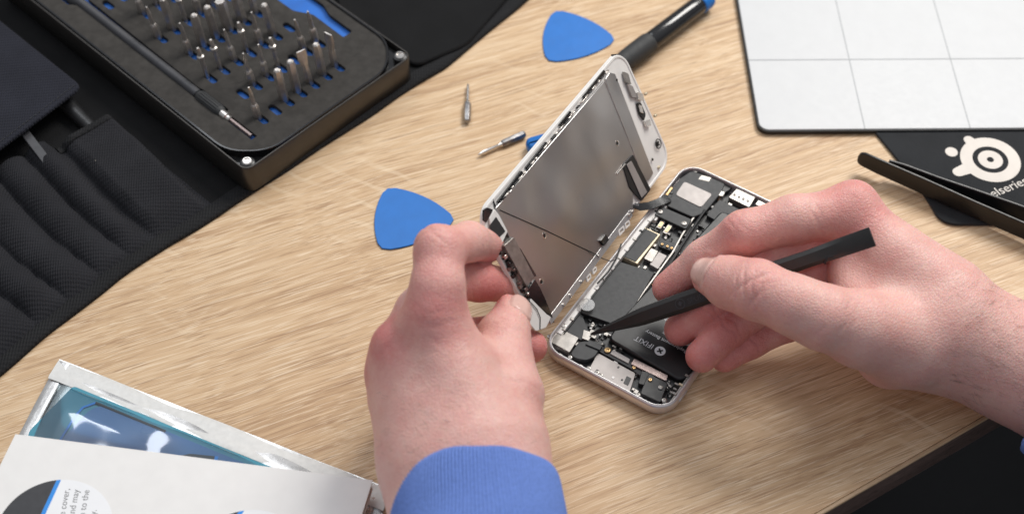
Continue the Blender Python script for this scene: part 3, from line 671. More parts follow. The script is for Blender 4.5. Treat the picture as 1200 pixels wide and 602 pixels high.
part('haptic_plate', [(656.5, 384.5), (678.5, 395.5), (667.5, 412.5), (642.5, 399)], 2, 5.2, M['chip'], .5, .35)
part('black_flex', [(668, 415), (678, 400), (690, 399), (704, 407), (697, 417.5), (688, 422), (675, 420)], 2.6, 5.5, M['graph'], 1.6, .3)
part('black_flex', [(690, 397.5), (706, 404.5), (703, 410), (686, 403)], 4.6, 6.2, M['graph'], .5, .25)
part('black_flex', [(661, 380), (672, 362), (682, 368), (690, 388), (682, 399), (664, 389)], 2.4, 4.9, M['graph'], 1.0, .2)
part('shield_can', [(684, 386), (695, 389.5), (690, 399), (682, 396)], 3, 5.6, M['chip'], .3, .15)
screw(bp(660.5, 381.5, 5.5), 5.1, 1.5); screw(bp(644, 394, 5.5), 5.1, 1.2); screw(bp(700, 398, 5.5), 5.1, .9)
for q in ((664, 421), (672, 425), (681, 428), (657, 415), (649, 410), (785, 452), (791, 455), (787, 459), (793, 449), (797, 451)):
    x, y = bp(*q, 5); b = MB(); b.box(x-.9, x+.9, y-.5, y+.5, 2, 4.6+random.random()*.8); b.build('spring_contact', random.choice([M['gold'], M['chip'], M['chip']]), body, bevel=.15)
# side button
b = MB(); x = PW+.1; b.prism(rrect(-3.6, -.9, 3.6, .9, .9, 4), -.35, .35, 0, frame([x, 14.8, 3.6], [0, 1, 0], y=[0, 0, 1])); b.build('side_button', M['alul'], phone, bevel=.15)
# transparent disc
F = flat(bp(688, 356, 8), 0, 7.4); b = MB(); b.lathe([(3.6, 0), (3.7, .12), (3.6, .24)], 32, 0); b.build('pull_tab', M['disc'], phone, F)

# display half
yv = P3-P0; zc = np.cross(P3-P0, P1-P0)
FDw = frame(P0, P3-P0, y=P1-P0)           # x along the phone, y from hinge to free edge, z = inner side
FD = np.linalg.inv(FB)@FDw
def din(d, z): return [(x, y, z) for x, y in rrect(d, d, PH-d, PW-d, 10.2-d, 10)]
b = MB(); b.loops([din(1.5, -2.2), din(.3, -1.9), din(0, -1.3), din(.2, -.75)], False, 0, True); b.loops([din(.2, -.75), din(1.5, -.7)], False, 0, False, True)
disp = b.build('display_panel', M['whitepl'], phone, FD)
b = MB(); b.loops([din(.35, -.7), din(.3, 0), din(.6, .5), din(1.5, .5), din(2.0, .1), din(7, .1)], False, 0, False, True); fr = b.build('frame', M['whitepl'], disp)
dp = lambda px, py, z=.5: loc(FDw, px, py, z)
def dpart(name, P, z0, z1, m, r=.5, bev=.15, par=None, n=4):
    b = MB(); b.prism(rpoly([dp(x, y, z1) for x, y in P], r, n), z0, z1); return b.build(name, m, par or disp, bevel=bev)
b = MB(); b.tube([(PH-8, PW+.05, -.9), (PH-3.5, PW-2.4, -.9), (PH-.7, PW-7, -.9), (PH-.1, PW-11, -.9), (PH+.05, PW*.5, -.9), (PH-.1, 11, -.9), (PH-.8, 6, -.9)], .5, 8); b.build('gasket', M['blackgl'], disp)
# shield plate
sp = [dp(*p) for p in [(580.5, 243.5), (711, 92), (715, 84), (722, 88), (762, 203), (758, 212), (744, 218), (735, 262), (646, 376)]]
sx0 = min(p[0] for p in sp)
pl = dpart('shield_plate', [(581, 243.5), (708.5, 95), (750, 196), (742, 217), (742, 250), (648, 377), (641, 370)], .12, 1.15, M['plate'], [.5, .5, .5, 1, 1, 1, 1], .3)
dpart('earpiece_plate', [(709.5, 93), (714.5, 85), (721, 86.5), (766, 203), (761, 211), (746, 216.5), (748, 196)], .12, 1.0, M['plate'], .8, .25)
b = MB(); q = [dp(709, 95, 1.3), dp(748, 192, 1.3)]; b.tube([(*q[0], 1.1), (*((q[0]+q[1])/2+[.3, 0]), 1.15), (*q[1], 1.1)], .35, 6); b.build('seam', M['steeld'], disp)
def fcirc(px, r, z, m, name='crimp'):
    c = dp(*px, z); b = MB(); b.lathe([(r, z-.3), (r, z+.02), (r*.72, z+.06), (r*.66, z+.0)], 16, 0, c); b.lathe([(r*.6, z-.2), (r*.6, z+.03)], 16, 1, c); b.build(name, [m, M['hole']], disp)
for q in ((638, 276), (634.5, 330), (723.5, 168)): fcirc(q, 1.5, 1.2, M['steel'])
for q in ((723, 94), (765, 187)): fcirc(q, .7, 1.05, M['hole'], 'hole')
b = MB(); c = dp(680, 230, 1.2)
for r in (2.8, 1.7): b.loops([[(x, y, 1.17) for x, y in circ(c, r, 32)], [(x, y, 1.17) for x, y in circ(c, r-.25, 32)]], False)
b.build('stamp', M['steeld'], disp)
# black wire over the plate down into the body
pts = [(*dp(586, 246, 1.3), 1.3), (*dp(640, 270, 1.4), 1.35), (*dp(675, 287, 1.3), 1.3), (*dp(690, 294, 1.4), 1.5)]
b = MB(); b.tube(pts, .22, 6); b.build('wire', M['blackpl'], disp)
Fi = np.linalg.inv(FB)
def bt(px, py, z): return tol(FB, w(px, py, z))
b = MB(); b.tube([tol(FB, tow(FDw, pts[-1])), tol(FB, tow(FDw, (*dp(697, 298, 2), 2.6))), bt(704, 302, 12.5), bt(715, 306, 10), bt(722, 304, 8.5)], .22, 6); b.tube([bt(728, 286, 9), bt(722, 303, 8.6), bt(713, 318, 8), bt(700, 332, 7.8)], .45, 6); b.build('wire', M['blackpl'], phone)
# home-button end
dpart('black_tray', [(578, 233), (583, 245), (640, 352), (650, 378), (639, 372), (598, 300), (586, 268)], .12, .7, M['blackgl'], .3, .1)
dpart('dark_corner', [(567, 246), (571, 243), (578, 245.5), (570, 261), (567, 258)], .12, 1.0, M['blackgl'], .3, .1)
dpart('white_bracket', [(573.5, 256), (580, 245), (585, 252), (595, 271), (587, 288), (578, 274)], .3, 1.3, M['whitepl'], .4, .2)
dpart('dark_pad', [(581.5, 254), (592.5, 271), (582, 281), (573.5, 265)], 1.32, 1.6, M['graph'], .3, .08)
dpart('silver_bracket', [(591, 287.5), (602.5, 277.5), (626.5, 325), (617.5, 335.5)], .7, 3.6, M['chip'], .4, .2)
dpart('flex_bracket', [(604, 287), (610, 291), (629, 323), (624, 325)], .7, 2.4, M['blackgl'], .3, .15)
dpart('copper_flex', [(601.5, 305), (604.5, 303), (614, 327), (611, 330)], .7, 2.9, M['copper'], .2, .1)
b = MB()
for _ in range(46):
    t = random.random(); q = dp(589+t*31+random.uniform(-3, 3), 296+t*52, 1.5)
    s_ = random.choice([.5, .7, 1.1]); b.box(q[0]-s_, q[0]+s_, q[1]-s_*.8, q[1]+s_*.8, .6, random.uniform(1.4, 3.0), random.choice([0, 0, 0, 1, 2, 3]))
b.build('home_button_flex', [M['blackgl'], M['chip'], M['steel'], M['copper']], disp, bevel=.15)
dpart('dark_flex', [(627, 327), (634, 339), (640, 352), (648, 372), (641, 368), (616, 343)], .7, 1.6, M['blackgl'], .3, .1)
dpart('white_corner', [(622, 349), (630, 343), (646, 372), (640, 384), (628, 388), (618, 376)], .6, 1.5, M['whitepl'], 1.0, .3)
b = MB(); b.tube([(*dp(620, 352, 1.8), 1.8), (*dp(629, 362, 1.8), 1.9), (*dp(633, 372, 1.8), 1.9), (*dp(633, 386, 1.8), 1.7)], .2, 6); b.build('wire', M['blackpl'], disp)
# clips along the free edge
cl = MB()
for k in range(26):
    t = k/25+random.uniform(-.012, .012); a = np.array([590, 232])*(1-t)+np.array([711, 84])*t; q = dp(a[0], a[1], .8); L_ = random.uniform(.8, 2.6)
    cl.box(q[0]-L_, q[0]+L_, q[1]-.25, q[1]+.35, .3, 1.5, 0 if k % 3 else 1)
cl.build('edge_clips', [M['steel'], M['blackpl']], disp, bevel=.1)
dpart('edge_gasket', [(583, 236), (611, 200), (613.5, 202), (587, 238.5)], .3, 1.1, M['blackgl'], .2, .1)
dpart('edge_gasket', [(616, 196), (640, 166), (642, 168), (619, 198)], .3, 1.0, M['blackgl'], .2, .1)
dpart('edge_gasket', [(655, 146), (668, 130), (670, 132), (657, 148)], .3, 1.0, M['blackgl'], .2, .1)
dpart('edge_gasket', [(683, 113), (708, 82), (710.5, 85), (686, 115)], .3, 1.0, M['blackgl'], .2, .1)
# camera end
dpart('sensor_bracket', [(731, 84), (736.5, 86.5), (740, 99), (734, 97)], .5, 1.7, M['chip'], .3, .15)
dpart('sensor_bracket', [(735, 98), (741.5, 101), (748, 115), (741, 114)], .5, 1.5, M['label'], .3, .15)
dpart('sensor_bracket', [(747, 108), (754, 110), (755, 118), (748, 117)], .5, 2.1, M['steel'], .3, .2)
dpart('earpiece_hole', [(746.5, 121), (751, 120), (757, 134), (755, 142), (749, 133)], .5, 1.2, M['hole'], 1, .1)
dpart('sensor_bracket', [(749, 123), (752.5, 124), (754.5, 133), (751, 132)], 1.2, 1.9, M['steel'], .4, .2)
dpart('sensor_bracket', [(756, 142), (762, 140), (763.5, 147), (758, 149)], .5, 1.8, M['steel'], .4, .2)
c = dp(771.5, 168.5, 1.1); b = MB(); b.loops([[(x, y, 1.0) for x, y in circ(c, 2.6, 28)], [(x, y, 1.3) for x, y in circ(c, 2.5, 28)], [(x, y, 1.3) for x, y in circ(c, 2.1, 28)], [(x, y, 1.0) for x, y in circ(c, 2.1, 28)]], False, 1)
for a in (0, 90): b.box(-1.3, 1.3, -.35, .35, .3, 1.15, 0, flat(c, math.radians(a+30), 0))
b.build('cross_screw', [M['blackpl'], M['blackpl']], disp)
for q in ((757, 110), (768, 135.5), (772, 196)):
    c = dp(*q, .4); b = MB(); b.box(c[0]-.9, c[0]+.9, c[1]-.6, c[1]+.6, -.4, 1.0); b.build('locating_tab', M['tan'], disp, bevel=.25)
# connector and ribbon
dpart('ribbon_pad', [(730, 193), (742, 181), (763, 222), (752, 236), (738, 220)], 1.0, 1.6, M['blackpl'], 1.0, .2)
dpart('silver_tape', [(734.5, 193), (740, 188.5), (758.5, 225), (752, 232)], 1.7, 2.0, M['label'], .4, .08)
b = MB(); q = dp(723, 204, 1.6); q2 = dp(732, 192.5, 1.6); b.tube([(*q, 1.5), (*q2, 1.9)], .35, 6); b.build('spring', M['steel'], disp)
rib = [bt(736, 222, 20), bt(734, 232, 17), bt(739, 239, 14), bt(750, 242.5, 11.5), bt(762, 241, 9.5), bt(775, 236, 8.2), bt(784, 232, 7)]
b = MB(); wv = tol(FB, w(752, 226, 12))-tol(FB, w(738, 230, 12)); wv = wv/np.linalg.norm(wv)
L = []
for i, p in enumerate(rib):
    t = rib[min(i+1, 6)]-rib[max(0, i-1)]; t /= np.linalg.norm(t); sd_ = np.cross(t, [0.3, .2, 1]); sd_ /= np.linalg.norm(sd_); up_ = np.cross(sd_, t)
    wd = 2.2
    L.append([p-sd_*wd-up_*.35, p+sd_*wd-up_*.35, p+sd_*wd+up_*.35, p-sd_*wd+up_*.35])
b.loops(L, False, 0, True, True); rb = b.build('ribbon_cable', M['blackgl'], phone, bevel=.15)
text('print', '0132', 1.6, frame(bt(742, 240, 15)+[0, 0, 0], bt(756, 243, 12)-bt(742, 240, 15), z=[.2, -.6, .6]), M['ink'], rb)
# tabs on the hinge edge
def ringtab(P, m=M['whitepl']):
    b = MB(); q = [dp(x, y, .8) for x, y in P]; c = sum(q)/len(q); o1 = rpoly(q, .8, 4); i1 = [tuple(c+(np.array(p)-c)*.60) for p in o1]
    b.loops([[(x, y, .5) for x, y in o1], [(x, y, 1.5) for x, y in o1], [(x, y, 1.5) for x, y in i1], [(x, y, .5) for x, y in i1]], True); b.build('loop_tab', m, disp)
ringtab([(731, 262), (736, 257.5), (737.5, 263), (732, 269)]); ringtab([(723.5, 270), (730, 264), (731, 270), (724.5, 277)])
ringtab([(693, 316), (697.5, 311.5), (698.5, 317), (694, 322)]); ringtab([(686, 325), (690.5, 319.5), (692, 325), (687, 331)])
dpart('black_tab', [(704, 282), (710, 274), (714, 281), (708, 288)], .9, 2.4, M['blackgl'], .4, .2)
dpart('hinge_strip', [(646, 380), (742, 252), (738, 246), (643, 372)], .5, 1.35, M['alul'], .3, .2)
for q in ((660, 357), (668, 346), (681, 330), (701, 300), (741, 248), (737, 252)):
    c = dp(*q, 1.5); b = MB(); b.lathe([(.7, 1.2), (.7, 2.0), (.4, 2.2)], 10, 0, c); b.build('rivet', M['steel'], disp)

# ------------------------------------------------------------------ spudger
TIP = w(692, 391.5, 6.6); END = w(1022.5, 277, 80)
FS = frame(TIP, END-TIP, z=-FW); L = float(np.linalg.norm(END-TIP))
b = MB(); n = 34; LP = []
for i in range(n+1):
    x = L*i/n; t = i/n
    hw = np.interp(x, [0, 3, 12, 26, 48, 80, 108, L-13, L], [.45, .9, 2.2, 4.0, 4.5, 4.2, 3.7, 4.1, 4.3]); ht = np.interp(x, [0, 10, 30, 60, L-25, L-10, L], [.4, 1.3, 2.4, 3.0, 2.7, 1.2, .8])
    bend = np.interp(x, [0, 15, 40, L], [.0, -.2, 0, 0])
    LP.append([(x, hw*cx, ht*cz_+bend) for cx, cz_ in ((-1, -.45), (-.55, -1), (.55, -1), (1, -.45), (1, .45), (.55, 1), (-.55, 1), (-1, .45))])
b.loops(LP, False, 0, True, True)
spud = tag(b.build('spudger', M['black'], None, FS, bevel=.12, sharp=28), 'black nylon spudger held in the right hand with its tip in the phone', 'spudger')
b = MB(); b.loops([[(x, y, 3.05) for x, y in circ((47, 0), 2.4, 24)], [(x, y, 3.05) for x, y in circ((47, 0), 2.0, 24)]], False); b.prism(circ((47, 0), 1.1, 4), 2.2, 3.06)
b.build('embossing', M['greypl'], spud)
text('embossing', 'SPUDGER', 3.4, flat([50.6, -1.2], 0, 3.02), M['greypl'], spud)
b = MB(); b.tube([(L-23, -4.2, 1.4), (L-21.5, -2.6, 1.8), (L-20, -1.9, 1.6), (L-18, -2.7, 1.4)], [.5, .9, .9, .5], 8); b.build('notch', M['dark'], spud)

# ------------------------------------------------------------------ silver bag and booklet
FBG = frame(w(70, 421, .5), w(455, 572, .5)-w(70, 421, .5), z=[0, 0, 1])
bag = thing('foil_bag', 'clear fronted silver bag holding a blue card, under the white booklet', 'bag', FBG)
bl = lambda px, py, z=1.: loc(FBG, px, py, z)
ang2 = bl(22, 508); Lx = float(bl(458, 573)[0]); sk = ang2[0]/ang2[1]
def bq(u, v, z): return (u+v*sk*-1*-1, v, z)
W_ = -150.
G = [[(u+v*sk, v, .4+1.3*(1 if 4 < -v and 8 < u < Lx-4 else 0)+.25*math.sin(u*.13+v*.2)) for u in np.linspace(0, Lx, 60)] for v in np.linspace(0, W_, 40)][::-1]
b = MB(); b.grid(G); b.build('back_sheet', M['foil'], bag, sharp=180)
sw = 11.5
b = MB(); b.grid([[(u+v*sk, v, .9+zz+.22*math.sin(u*.09)+.05*math.sin(u*.31+v)) for u in np.linspace(0, Lx, 120)] for v, zz in zip(np.linspace(.1, -sw, 8), [-.7, -.1, .2, .3, .5, .8, 1.0, .8])][::-1]); b.build('seal_strip', M['seal'], bag, sharp=180)
b = MB(); b.grid([[(u+v*sk, v, zz+.2*math.sin(v*.2)) for u, zz in zip(np.linspace(-.1, 7, 6), [.5, .9, 1.1, 1.2, 1.4, .9])] for v in np.linspace(-1, W_, 60)][::-1]); b.build('seal_strip', M['foil'], bag, sharp=180)
crd = thing('printed_card', 'blue and teal printed card sealed inside the silver bag', 'card', FBG)
b = MB(); q = [bl(*p, 2.5) for p in [(86, 452), (330, 552), (420, 700), (0, 700), (34, 505)]]
b.prism(rpoly(q, 2), 2.2, 2.7); b.build('card_face', M['teal'], crd, bevel=.1)
b = MB(); q = [bl(*p, 3) for p in [(113, 470), (196, 505), (330, 560), (330, 700), (60, 700), (72, 515)]]
b.prism(rpoly(q, [9, 1, 1, 1, 1, 1]), 2.72, 3.0); b.build('blue_print', M['navy'], crd)
b = MB(); q = [(*bl(x, y, 3.1), 3.1) for x, y in [(70, 516), (88, 487), (97, 477), (112, 471.5), (150, 487), (194, 505)]]
b.tube(q[:4], .55, 6, 0, flat=.3); b.build('blue_outline', M['inkblue'], crd)
b = MB(); b.tube(q[3:], .6, 6, 0, flat=.3); b.build('dark_outline', M['inkdark'], crd)
b = MB()
q = [bl(*p, 3.1) for p in [(205, 535), (222, 531), (252, 534), (256, 540), (250, 548), (200, 545)]]
b.prism(rpoly(q, 1), 3.02, 3.12, 0); q = [bl(*p, 3.1) for p in [(252, 534), (256, 534.5), (252, 548), (248, 548)]]; b.prism(q, 3.02, 3.16, 1)
b.build('round_print', [M['inkdark'], M['inkblue']], crd)
def fz(u, v):
    e = min(1, (-v-sw)/14., (u-6)/12., (Lx-6-u)/10.); e = max(0, e)
    return 1.6+e**.6*(4.8+1.3*math.sin(u*.10+v*.05)+.8*math.sin(v*.15-u*.06+.8*math.sin(u*.05))+.35*math.sin(u*.24+v*.12+1.2*math.sin(v*.1)))
b = MB(); b.grid([[(u+v*sk, v, fz(u, v)) for u in np.linspace(6, Lx-1, 170)] for v in np.linspace(-sw+1.5, W_, 110)][::-1]); b.build('clear_film', M['bagfilm'], bag, sharp=180)
# booklet
FK = frame(w(18, 508, 13), w(437, 562, 13)-w(18, 508, 13), z=[0, 0, 1])
bk = thing('booklet', 'thick white booklet with dark half discs on its cover, nearest the camera', 'booklet', FK)
kl = lambda px, py: loc(FK, px, py, 0)
kr = kl(437, 562); kb = kl(432.5, 602); kd = (kb-kr)/np.linalg.norm(kb-kr); kd0 = kl(0, 533)/np.linalg.norm(kl(0, 533)); kd = (kd+kd0)/2; kd /= np.linalg.norm(kd)
KH = 190
def kp(u, v, z): return (u+kd[0]*v, kd[1]*v, z)
def slab(z0, z1, e, m, name, bev=.15):
    b = MB(); b.prism([kp(-e, -e, 0)[:2], kp(kr[0]+e, -e, 0)[:2], kp(kr[0]+e, KH, 0)[:2], kp(-e, KH, 0)[:2]], z0, z1); return b.build(name, m, bk, bevel=bev)
cov = slab(-.35, 0, 0, M['paper'], 'cover'); slab(-.9, -.55, -.3, M['paper'], 'page')
b = MB()
for k in range(10):
    e = -.6-.3*random.random(); z1 = -1.0-k*.42
    b.prism([kp(-e, -e, 0)[:2], kp(kr[0]+e, -e, 0)[:2], kp(kr[0]+e, KH, 0)[:2], kp(-e, KH, 0)[:2]], z1-.34, z1)
b.build('page_block', M['pages'], bk)
slab(-5.6, -5.25, 0, M['paper'], 'cover')
def disc(cpx, spx0, spx1, R_, nm):
    c = kl(*cpx); a, e = kl(*spx0), kl(*spx1); d = (e-a)/np.linalg.norm(e-a); nrm = np.array([-d[1], d[0]])
    if nrm[0] < 0: nrm = -nrm
    s0 = (a-c)@nrm
    P = circ((0, 0), R_, 72); 
    def side(lo, hi):
        out = []
        for t in np.linspace(-1, 1, 60):
            s_ = lo+(hi-lo)*(t+1)/2; out.append((s_, math.sqrt(max(0, R_*R_-s_*s_))))
        return [tuple(c+nrm*s_+d*h) for s_, h in out]+[tuple(c+nrm*s_-d*h) for s_, h in out[::-1]]
    b = MB(); b.prism(side(-R_, s0-.9), -.01, .03, 0); b.prism(side(s0-.9, s0+.9), -.01, .035, 1); b.prism(side(s0+.9, R_), -.01, .025, 2)
    b.build('round_print', [M['inkdark'], M['inkblue'], M['papw']], cov); return c, nrm, d
c, nr, dd = disc((63, 621), (68, 564), (50.5, 602), 24, '')
disc((290, 658), (284, 597), (280, 602.5), 24, '')
# small type reading up the page
t0 = kl(77, 591); t1 = kl(81, 571)
ta = math.atan2(t1[1]-t0[1], t1[0]-t0[0])
for i, (s_, px) in enumerate((('remove cover,', (79.5, 583.5)), ('tools and may', (90.5, 584.5)), ('harm to the', (102.5, 585)), ('assembly.', (111, 597)))):
    q = kl(*px); F = flat(q, ta, .03); t = text('print', s_, 3.9, F, M['inktxt'], cov, ext=.01, align='RIGHT')
    e = kl(px[0]+2.5, px[1]-11.5 if i < 3 else px[1]-0.5); t.location = Vector((e[0]*S, e[1]*S, .03*S))

# ------------------------------------------------------------------ hands
def smin(a, b_, k):
    h = np.clip(.5+.5*(b_-a)/k, 0, 1); return b_*(1-h)+a*h-k*h*(1-h)
class SDF:
    def __init__(s, lo, hi, h):
        s.lo = np.array(lo, float); s.h = h; s.n = np.ceil((np.array(hi)-s.lo)/h).astype(int)+1
        s.f = np.full(s.n, 12., np.float32)
        s.ax = [s.lo[i]+h*np.arange(s.n[i], dtype=np.float32) for i in range(3)]
    def blank(s): return np.full(s.n, 12., np.float32)
    def cone(s, f, a, b_, ra, rb, k, sq=None):
        a = np.array(a, float); b_ = np.array(b_, float); pad = max(ra, rb)+max(k, 2)+4
        i0 = np.maximum(((np.minimum(a, b_)-pad-s.lo)/s.h).astype(int), 0); i1 = np.minimum(((np.maximum(a, b_)+pad-s.lo)/s.h).astype(int)+1, s.n)
        if (i1 <= i0).any(): return
        sl = tuple(slice(i0[j], i1[j]) for j in range(3))
        X, Y, Z = np.meshgrid(*[s.ax[j][sl[j]] for j in range(3)], indexing='ij')
        ba = b_-a; L2 = ba@ba; t = np.clip(((X-a[0])*ba[0]+(Y-a[1])*ba[1]+(Z-a[2])*ba[2])/max(L2, 1e-6), 0, 1)
        dx, dy, dz = X-a[0]-t*ba[0], Y-a[1]-t*ba[1], Z-a[2]-t*ba[2]
        if sq is not None:      # flatten along a direction: sq = (unit vector, factor)
            nrm, q = sq; dn = dx*nrm[0]+dy*nrm[1]+dz*nrm[2]; dx, dy, dz = dx+nrm[0]*dn*(q-1), dy+nrm[1]*dn*(q-1), dz+nrm[2]*dn*(q-1)
        d = np.sqrt(dx*dx+dy*dy+dz*dz)-(ra+(rb-ra)*t)
        f[sl] = smin(f[sl], d.astype(np.float32), k)
    def mesh(s):
        f = s.f; ins_ = f < 0; nx, ny, nz = s.n
        c = [ins_[i:nx-1+i, j:ny-1+j, k:nz-1+k] for i in (0, 1) for j in (0, 1) for k in (0, 1)]
        cnt = sum(x.astype(np.int8) for x in c); act = (cnt > 0) & (cnt < 8)
        idx = np.full(act.shape, -1, np.int64); cells = np.argwhere(act); idx[act] = np.arange(len(cells))
        acc = np.zeros((len(cells), 3)); num = np.zeros(len(cells))
        cor = [(i, j, k) for i in (0, 1) for j in (0, 1) for k in (0, 1)]
        val = {q: f[cells[:, 0]+q[0], cells[:, 1]+q[1], cells[:, 2]+q[2]] for q in cor}
        for p in cor:
            for ax in range(3):
                if p[ax] == 0:
                    q = list(p); q[ax] = 1; q = tuple(q); a, b_ = val[p], val[q]; m = (a < 0) != (b_ < 0)
                    t = np.where(m, a/np.where(m, a-b_, 1), 0); pt = np.tile(np.array(p, float), (len(cells), 1)); pt[:, ax] = t
                    acc[m] += pt[m]; num[m] += 1
        V = s.lo+s.h*(cells+acc/num[:, None]); F = []
        for ax in range(3):
            o1, o2 = [(1, 2), (2, 0), (0, 1)][ax]
            sl0 = [slice(0, -1)]*3; 
            a = np.take(ins_, range(0, s.n[ax]-1), ax); b_ = np.take(ins_, range(1, s.n[ax]), ax); E = np.argwhere(a != b_)
            E = E[(E[:, o1] > 0) & (E[:, o2] > 0) & (E[:, o1] < s.n[o1]-1) & (E[:, o2] < s.n[o2]-1)]
            def g(d1, d2):
                q = E.copy(); q[:, o1] -= d1; q[:, o2] -= d2; return idx[q[:, 0], q[:, 1], q[:, 2]]
            quad = np.stack([g(0, 0), g(1, 0), g(1, 1), g(0, 1)], 1); sgn = ins_[E[:, 0], E[:, 1], E[:, 2]]
            quad[~sgn] = quad[~sgn][:, ::-1]; F.append(quad[(quad >= 0).all(1)])
        return V, np.concatenate(F)
def vnorm(V, F):
    n = np.cross(V[F[:, 2]]-V[F[:, 0]], V[F[:, 3]]-V[F[:, 1]]); N_ = np.zeros_like(V)
    for k in range(4): np.add.at(N_, F[:, k], n)
    return N_/(np.linalg.norm(N_, axis=1, keepdims=True)+1e-9)
def lap(V, F, it, lam=.5):
    for _ in range(it):
        acc = np.zeros_like(V); c = np.zeros(len(V))
        for k in range(4):
            for j in (1, 3): np.add.at(acc, F[:, k], V[F[:, (k+j) % 4]]); np.add.at(c, F[:, k], 1)
        V = V+(acc/c[:, None]-V)*lam
    return V
def hand(root, F0, groups, h, red, creases, bumps, nails=()):
    "groups: [(k_inside, k_join, [(a, b, ra, rb, sq), ...])] in world millimetres"
    pts = np.array([p for g in groups for c_ in g[2] for p in c_[:2]]); R_ = max(max(c_[2], c_[3]) for g in groups for c_ in g[2])
    s = SDF(pts.min(0)-R_-4, pts.max(0)+R_+4, h)
    P_ = None
    for ki, kj, cs in groups:           # each finger melts into the palm but not into its neighbours
        f = s.blank()
        for c_ in cs: s.cone(f, *c_[:4], ki, c_[4] if len(c_) > 4 else None)
        if P_ is None: P_ = f; s.f = f.copy()
        else: s.f = smin(s.f, smin(P_, f, kj), .8)
    V, F = s.mesh(); V = lap(V, F, 3); Nn = vnorm(V, F)
    D = np.zeros(len(V))
    for p, r, amp in bumps: D += amp*np.exp(-(((V-np.array(p))**2).sum(1))/(r*r))
    for p, d, offs, ln, amp, sg, nd in creases:         # wrinkles across a joint, on the side facing nd
        p = np.array(p); d = np.array(d)/np.linalg.norm(d); q = V-p; t = q@d; rad = q-np.outer(t, d); nd = np.array(nd)/np.linalg.norm(nd)
        sd = np.cross(d, nd); sd /= np.linalg.norm(sd); lat = q@sd
        msk = np.clip((Nn@nd-.15)/.5, 0, 1)*np.exp(-(lat/ln)**4)*(np.abs(t) < 25)*((rad**2).sum(1) < 18**2)
        for i, o_ in enumerate(offs):
            D -= amp*msk*np.exp(-((t-o_-.9*np.sin(lat*.55+i*1.9)-.04*lat*lat*(1 if o_ > 0 else -1)*.3)/sg)**2)
    for c, d, up, ln, wd in nails:      # the fold of skin round each nail
        d = np.array(d)/np.linalg.norm(d); up = np.array(up); up = up-d*(up@d); up /= np.linalg.norm(up); sd = np.cross(up, d); q = V-np.array(c)
        v_ = (q@d)/(ln/2); u_ = (q@sd)/(wd/2); rr = (np.abs(u_)**3+np.abs(v_)**3)**(1/3); m_ = (Nn@up > .1)*(q@up > 0)*(np.linalg.norm(q, axis=1) < 20)
        D += m_*(-.5*np.exp(-((rr-1.06)/.10)**2)+.45*np.exp(-((rr-1.35)/.17)**2)*(v_ < .7))
    V = V+Nn*D[:, None]
    rd = np.zeros(len(V))
    for p, r, a in red: rd = np.maximum(rd, a*np.exp(-(((V-np.array(p))**2).sum(1))/(r*r)))
    A = np.linalg.inv(F0); Vl = V@A[:3, :3].T+A[:3, 3]
    me = bpy.data.meshes.new('skin'); me.vertices.add(len(V)); me.vertices.foreach_set('co', (Vl*S).ravel())
    me.loops.add(len(F)*4); me.loops.foreach_set('vertex_index', F.ravel()); me.polygons.add(len(F)); me.polygons.foreach_set('loop_start', np.arange(len(F))*4)
    me.update(calc_edges=True); me.validate()
    at = me.attributes.new('red', 'FLOAT', 'POINT'); at.data.foreach_set('value', rd.astype(np.float32))
    o = finish(me, M['skin'], 'skin', root, sharp=180)
    bv = BVHTree.FromPolygons([tuple(p) for p in V], [tuple(f) for f in F.tolist()])
    return o, bv
def nail(bv, root, F0, c, d, up, ln, wd, name='nail'):
    d = np.array(d)/np.linalg.norm(d); up = np.array(up); up = up-d*(up@d); up /= np.linalg.norm(up); sd = np.cross(up, d); c = np.array(c)
    G = []; nu, nv = 13, 17; top = []
    for j in range(nv):
        v = -1+2*j/(nv-1); row = []
        for i in range(nu):
            u = -1+2*i/(nu-1)
            # superellipse outline; square at the base is rounded
            k = max(1e-3, 1-abs(v)**(3.2 if v < 0 else 2.6)); uu = u*k**.45
            a = uu*1.0; dr = -(up*math.cos(a*.9)+sd*math.sin(a*.9))
            o_ = c+d*v*ln/2-dr*22+sd*0
            hit = bv.ray_cast(Vector(o_+sd*math.sin(a*.9)*(wd*.62-22*0)*.25), Vector(dr), 40)
            p = np.array(hit[0]) if hit[0] is not None else c
            e = min(1, (1-abs(u))*5, (1-abs(v))*6); row.append(p-dr*(-.12+.42*e**.6+(.15*max(0, v))))
        G.append(row)
    A = np.linalg.inv(F0); b = MB(); b.grid([[A[:3, :3]@p+A[:3, 3] for p in r] for r in G])
    return b.build(name, M['nail'], root, sharp=180)
def hairs(bv, root, F0, cnt, box, flow, vis, L0=5.):
    b = MB(); A = np.linalg.inv(F0); k = 0; tries = 0
    while k < cnt and tries < cnt*12:
        tries += 1; a = random.random(); px = box(); o_ = CAM; dr = ray(px); dr = dr/np.linalg.norm(dr)
        hit = bv.ray_cast(Vector(o_), Vector(dr), 2000)
        if hit[0] is None: continue
        p = np.array(hit[0]); n_ = np.array(hit[1]); 
        if n_@dr > 0: n_ = -n_
        f = flow(px)+rng.normal(0, .28, 3); f = f-n_*(f@n_); f /= np.linalg.norm(f)+1e-6; L_ = L0*random.uniform(.5, 1.3); cv = np.cross(n_, f)*random.uniform(-.35, .35)
        P = [p-n_*.2, p+f*L_*.35+n_*.5, p+f*L_*.7+n_*.75+cv*L_*.2, p+f*L_+n_*.6+cv*L_*.5]
        b.tube([A[:3, :3]@q+A[:3, 3] for q in P], [.04, .036, .025, .01], 3, caps=False); k += 1
    o = b.build('arm_hair', M['hair'], root); o['kind'] = 'stuff'
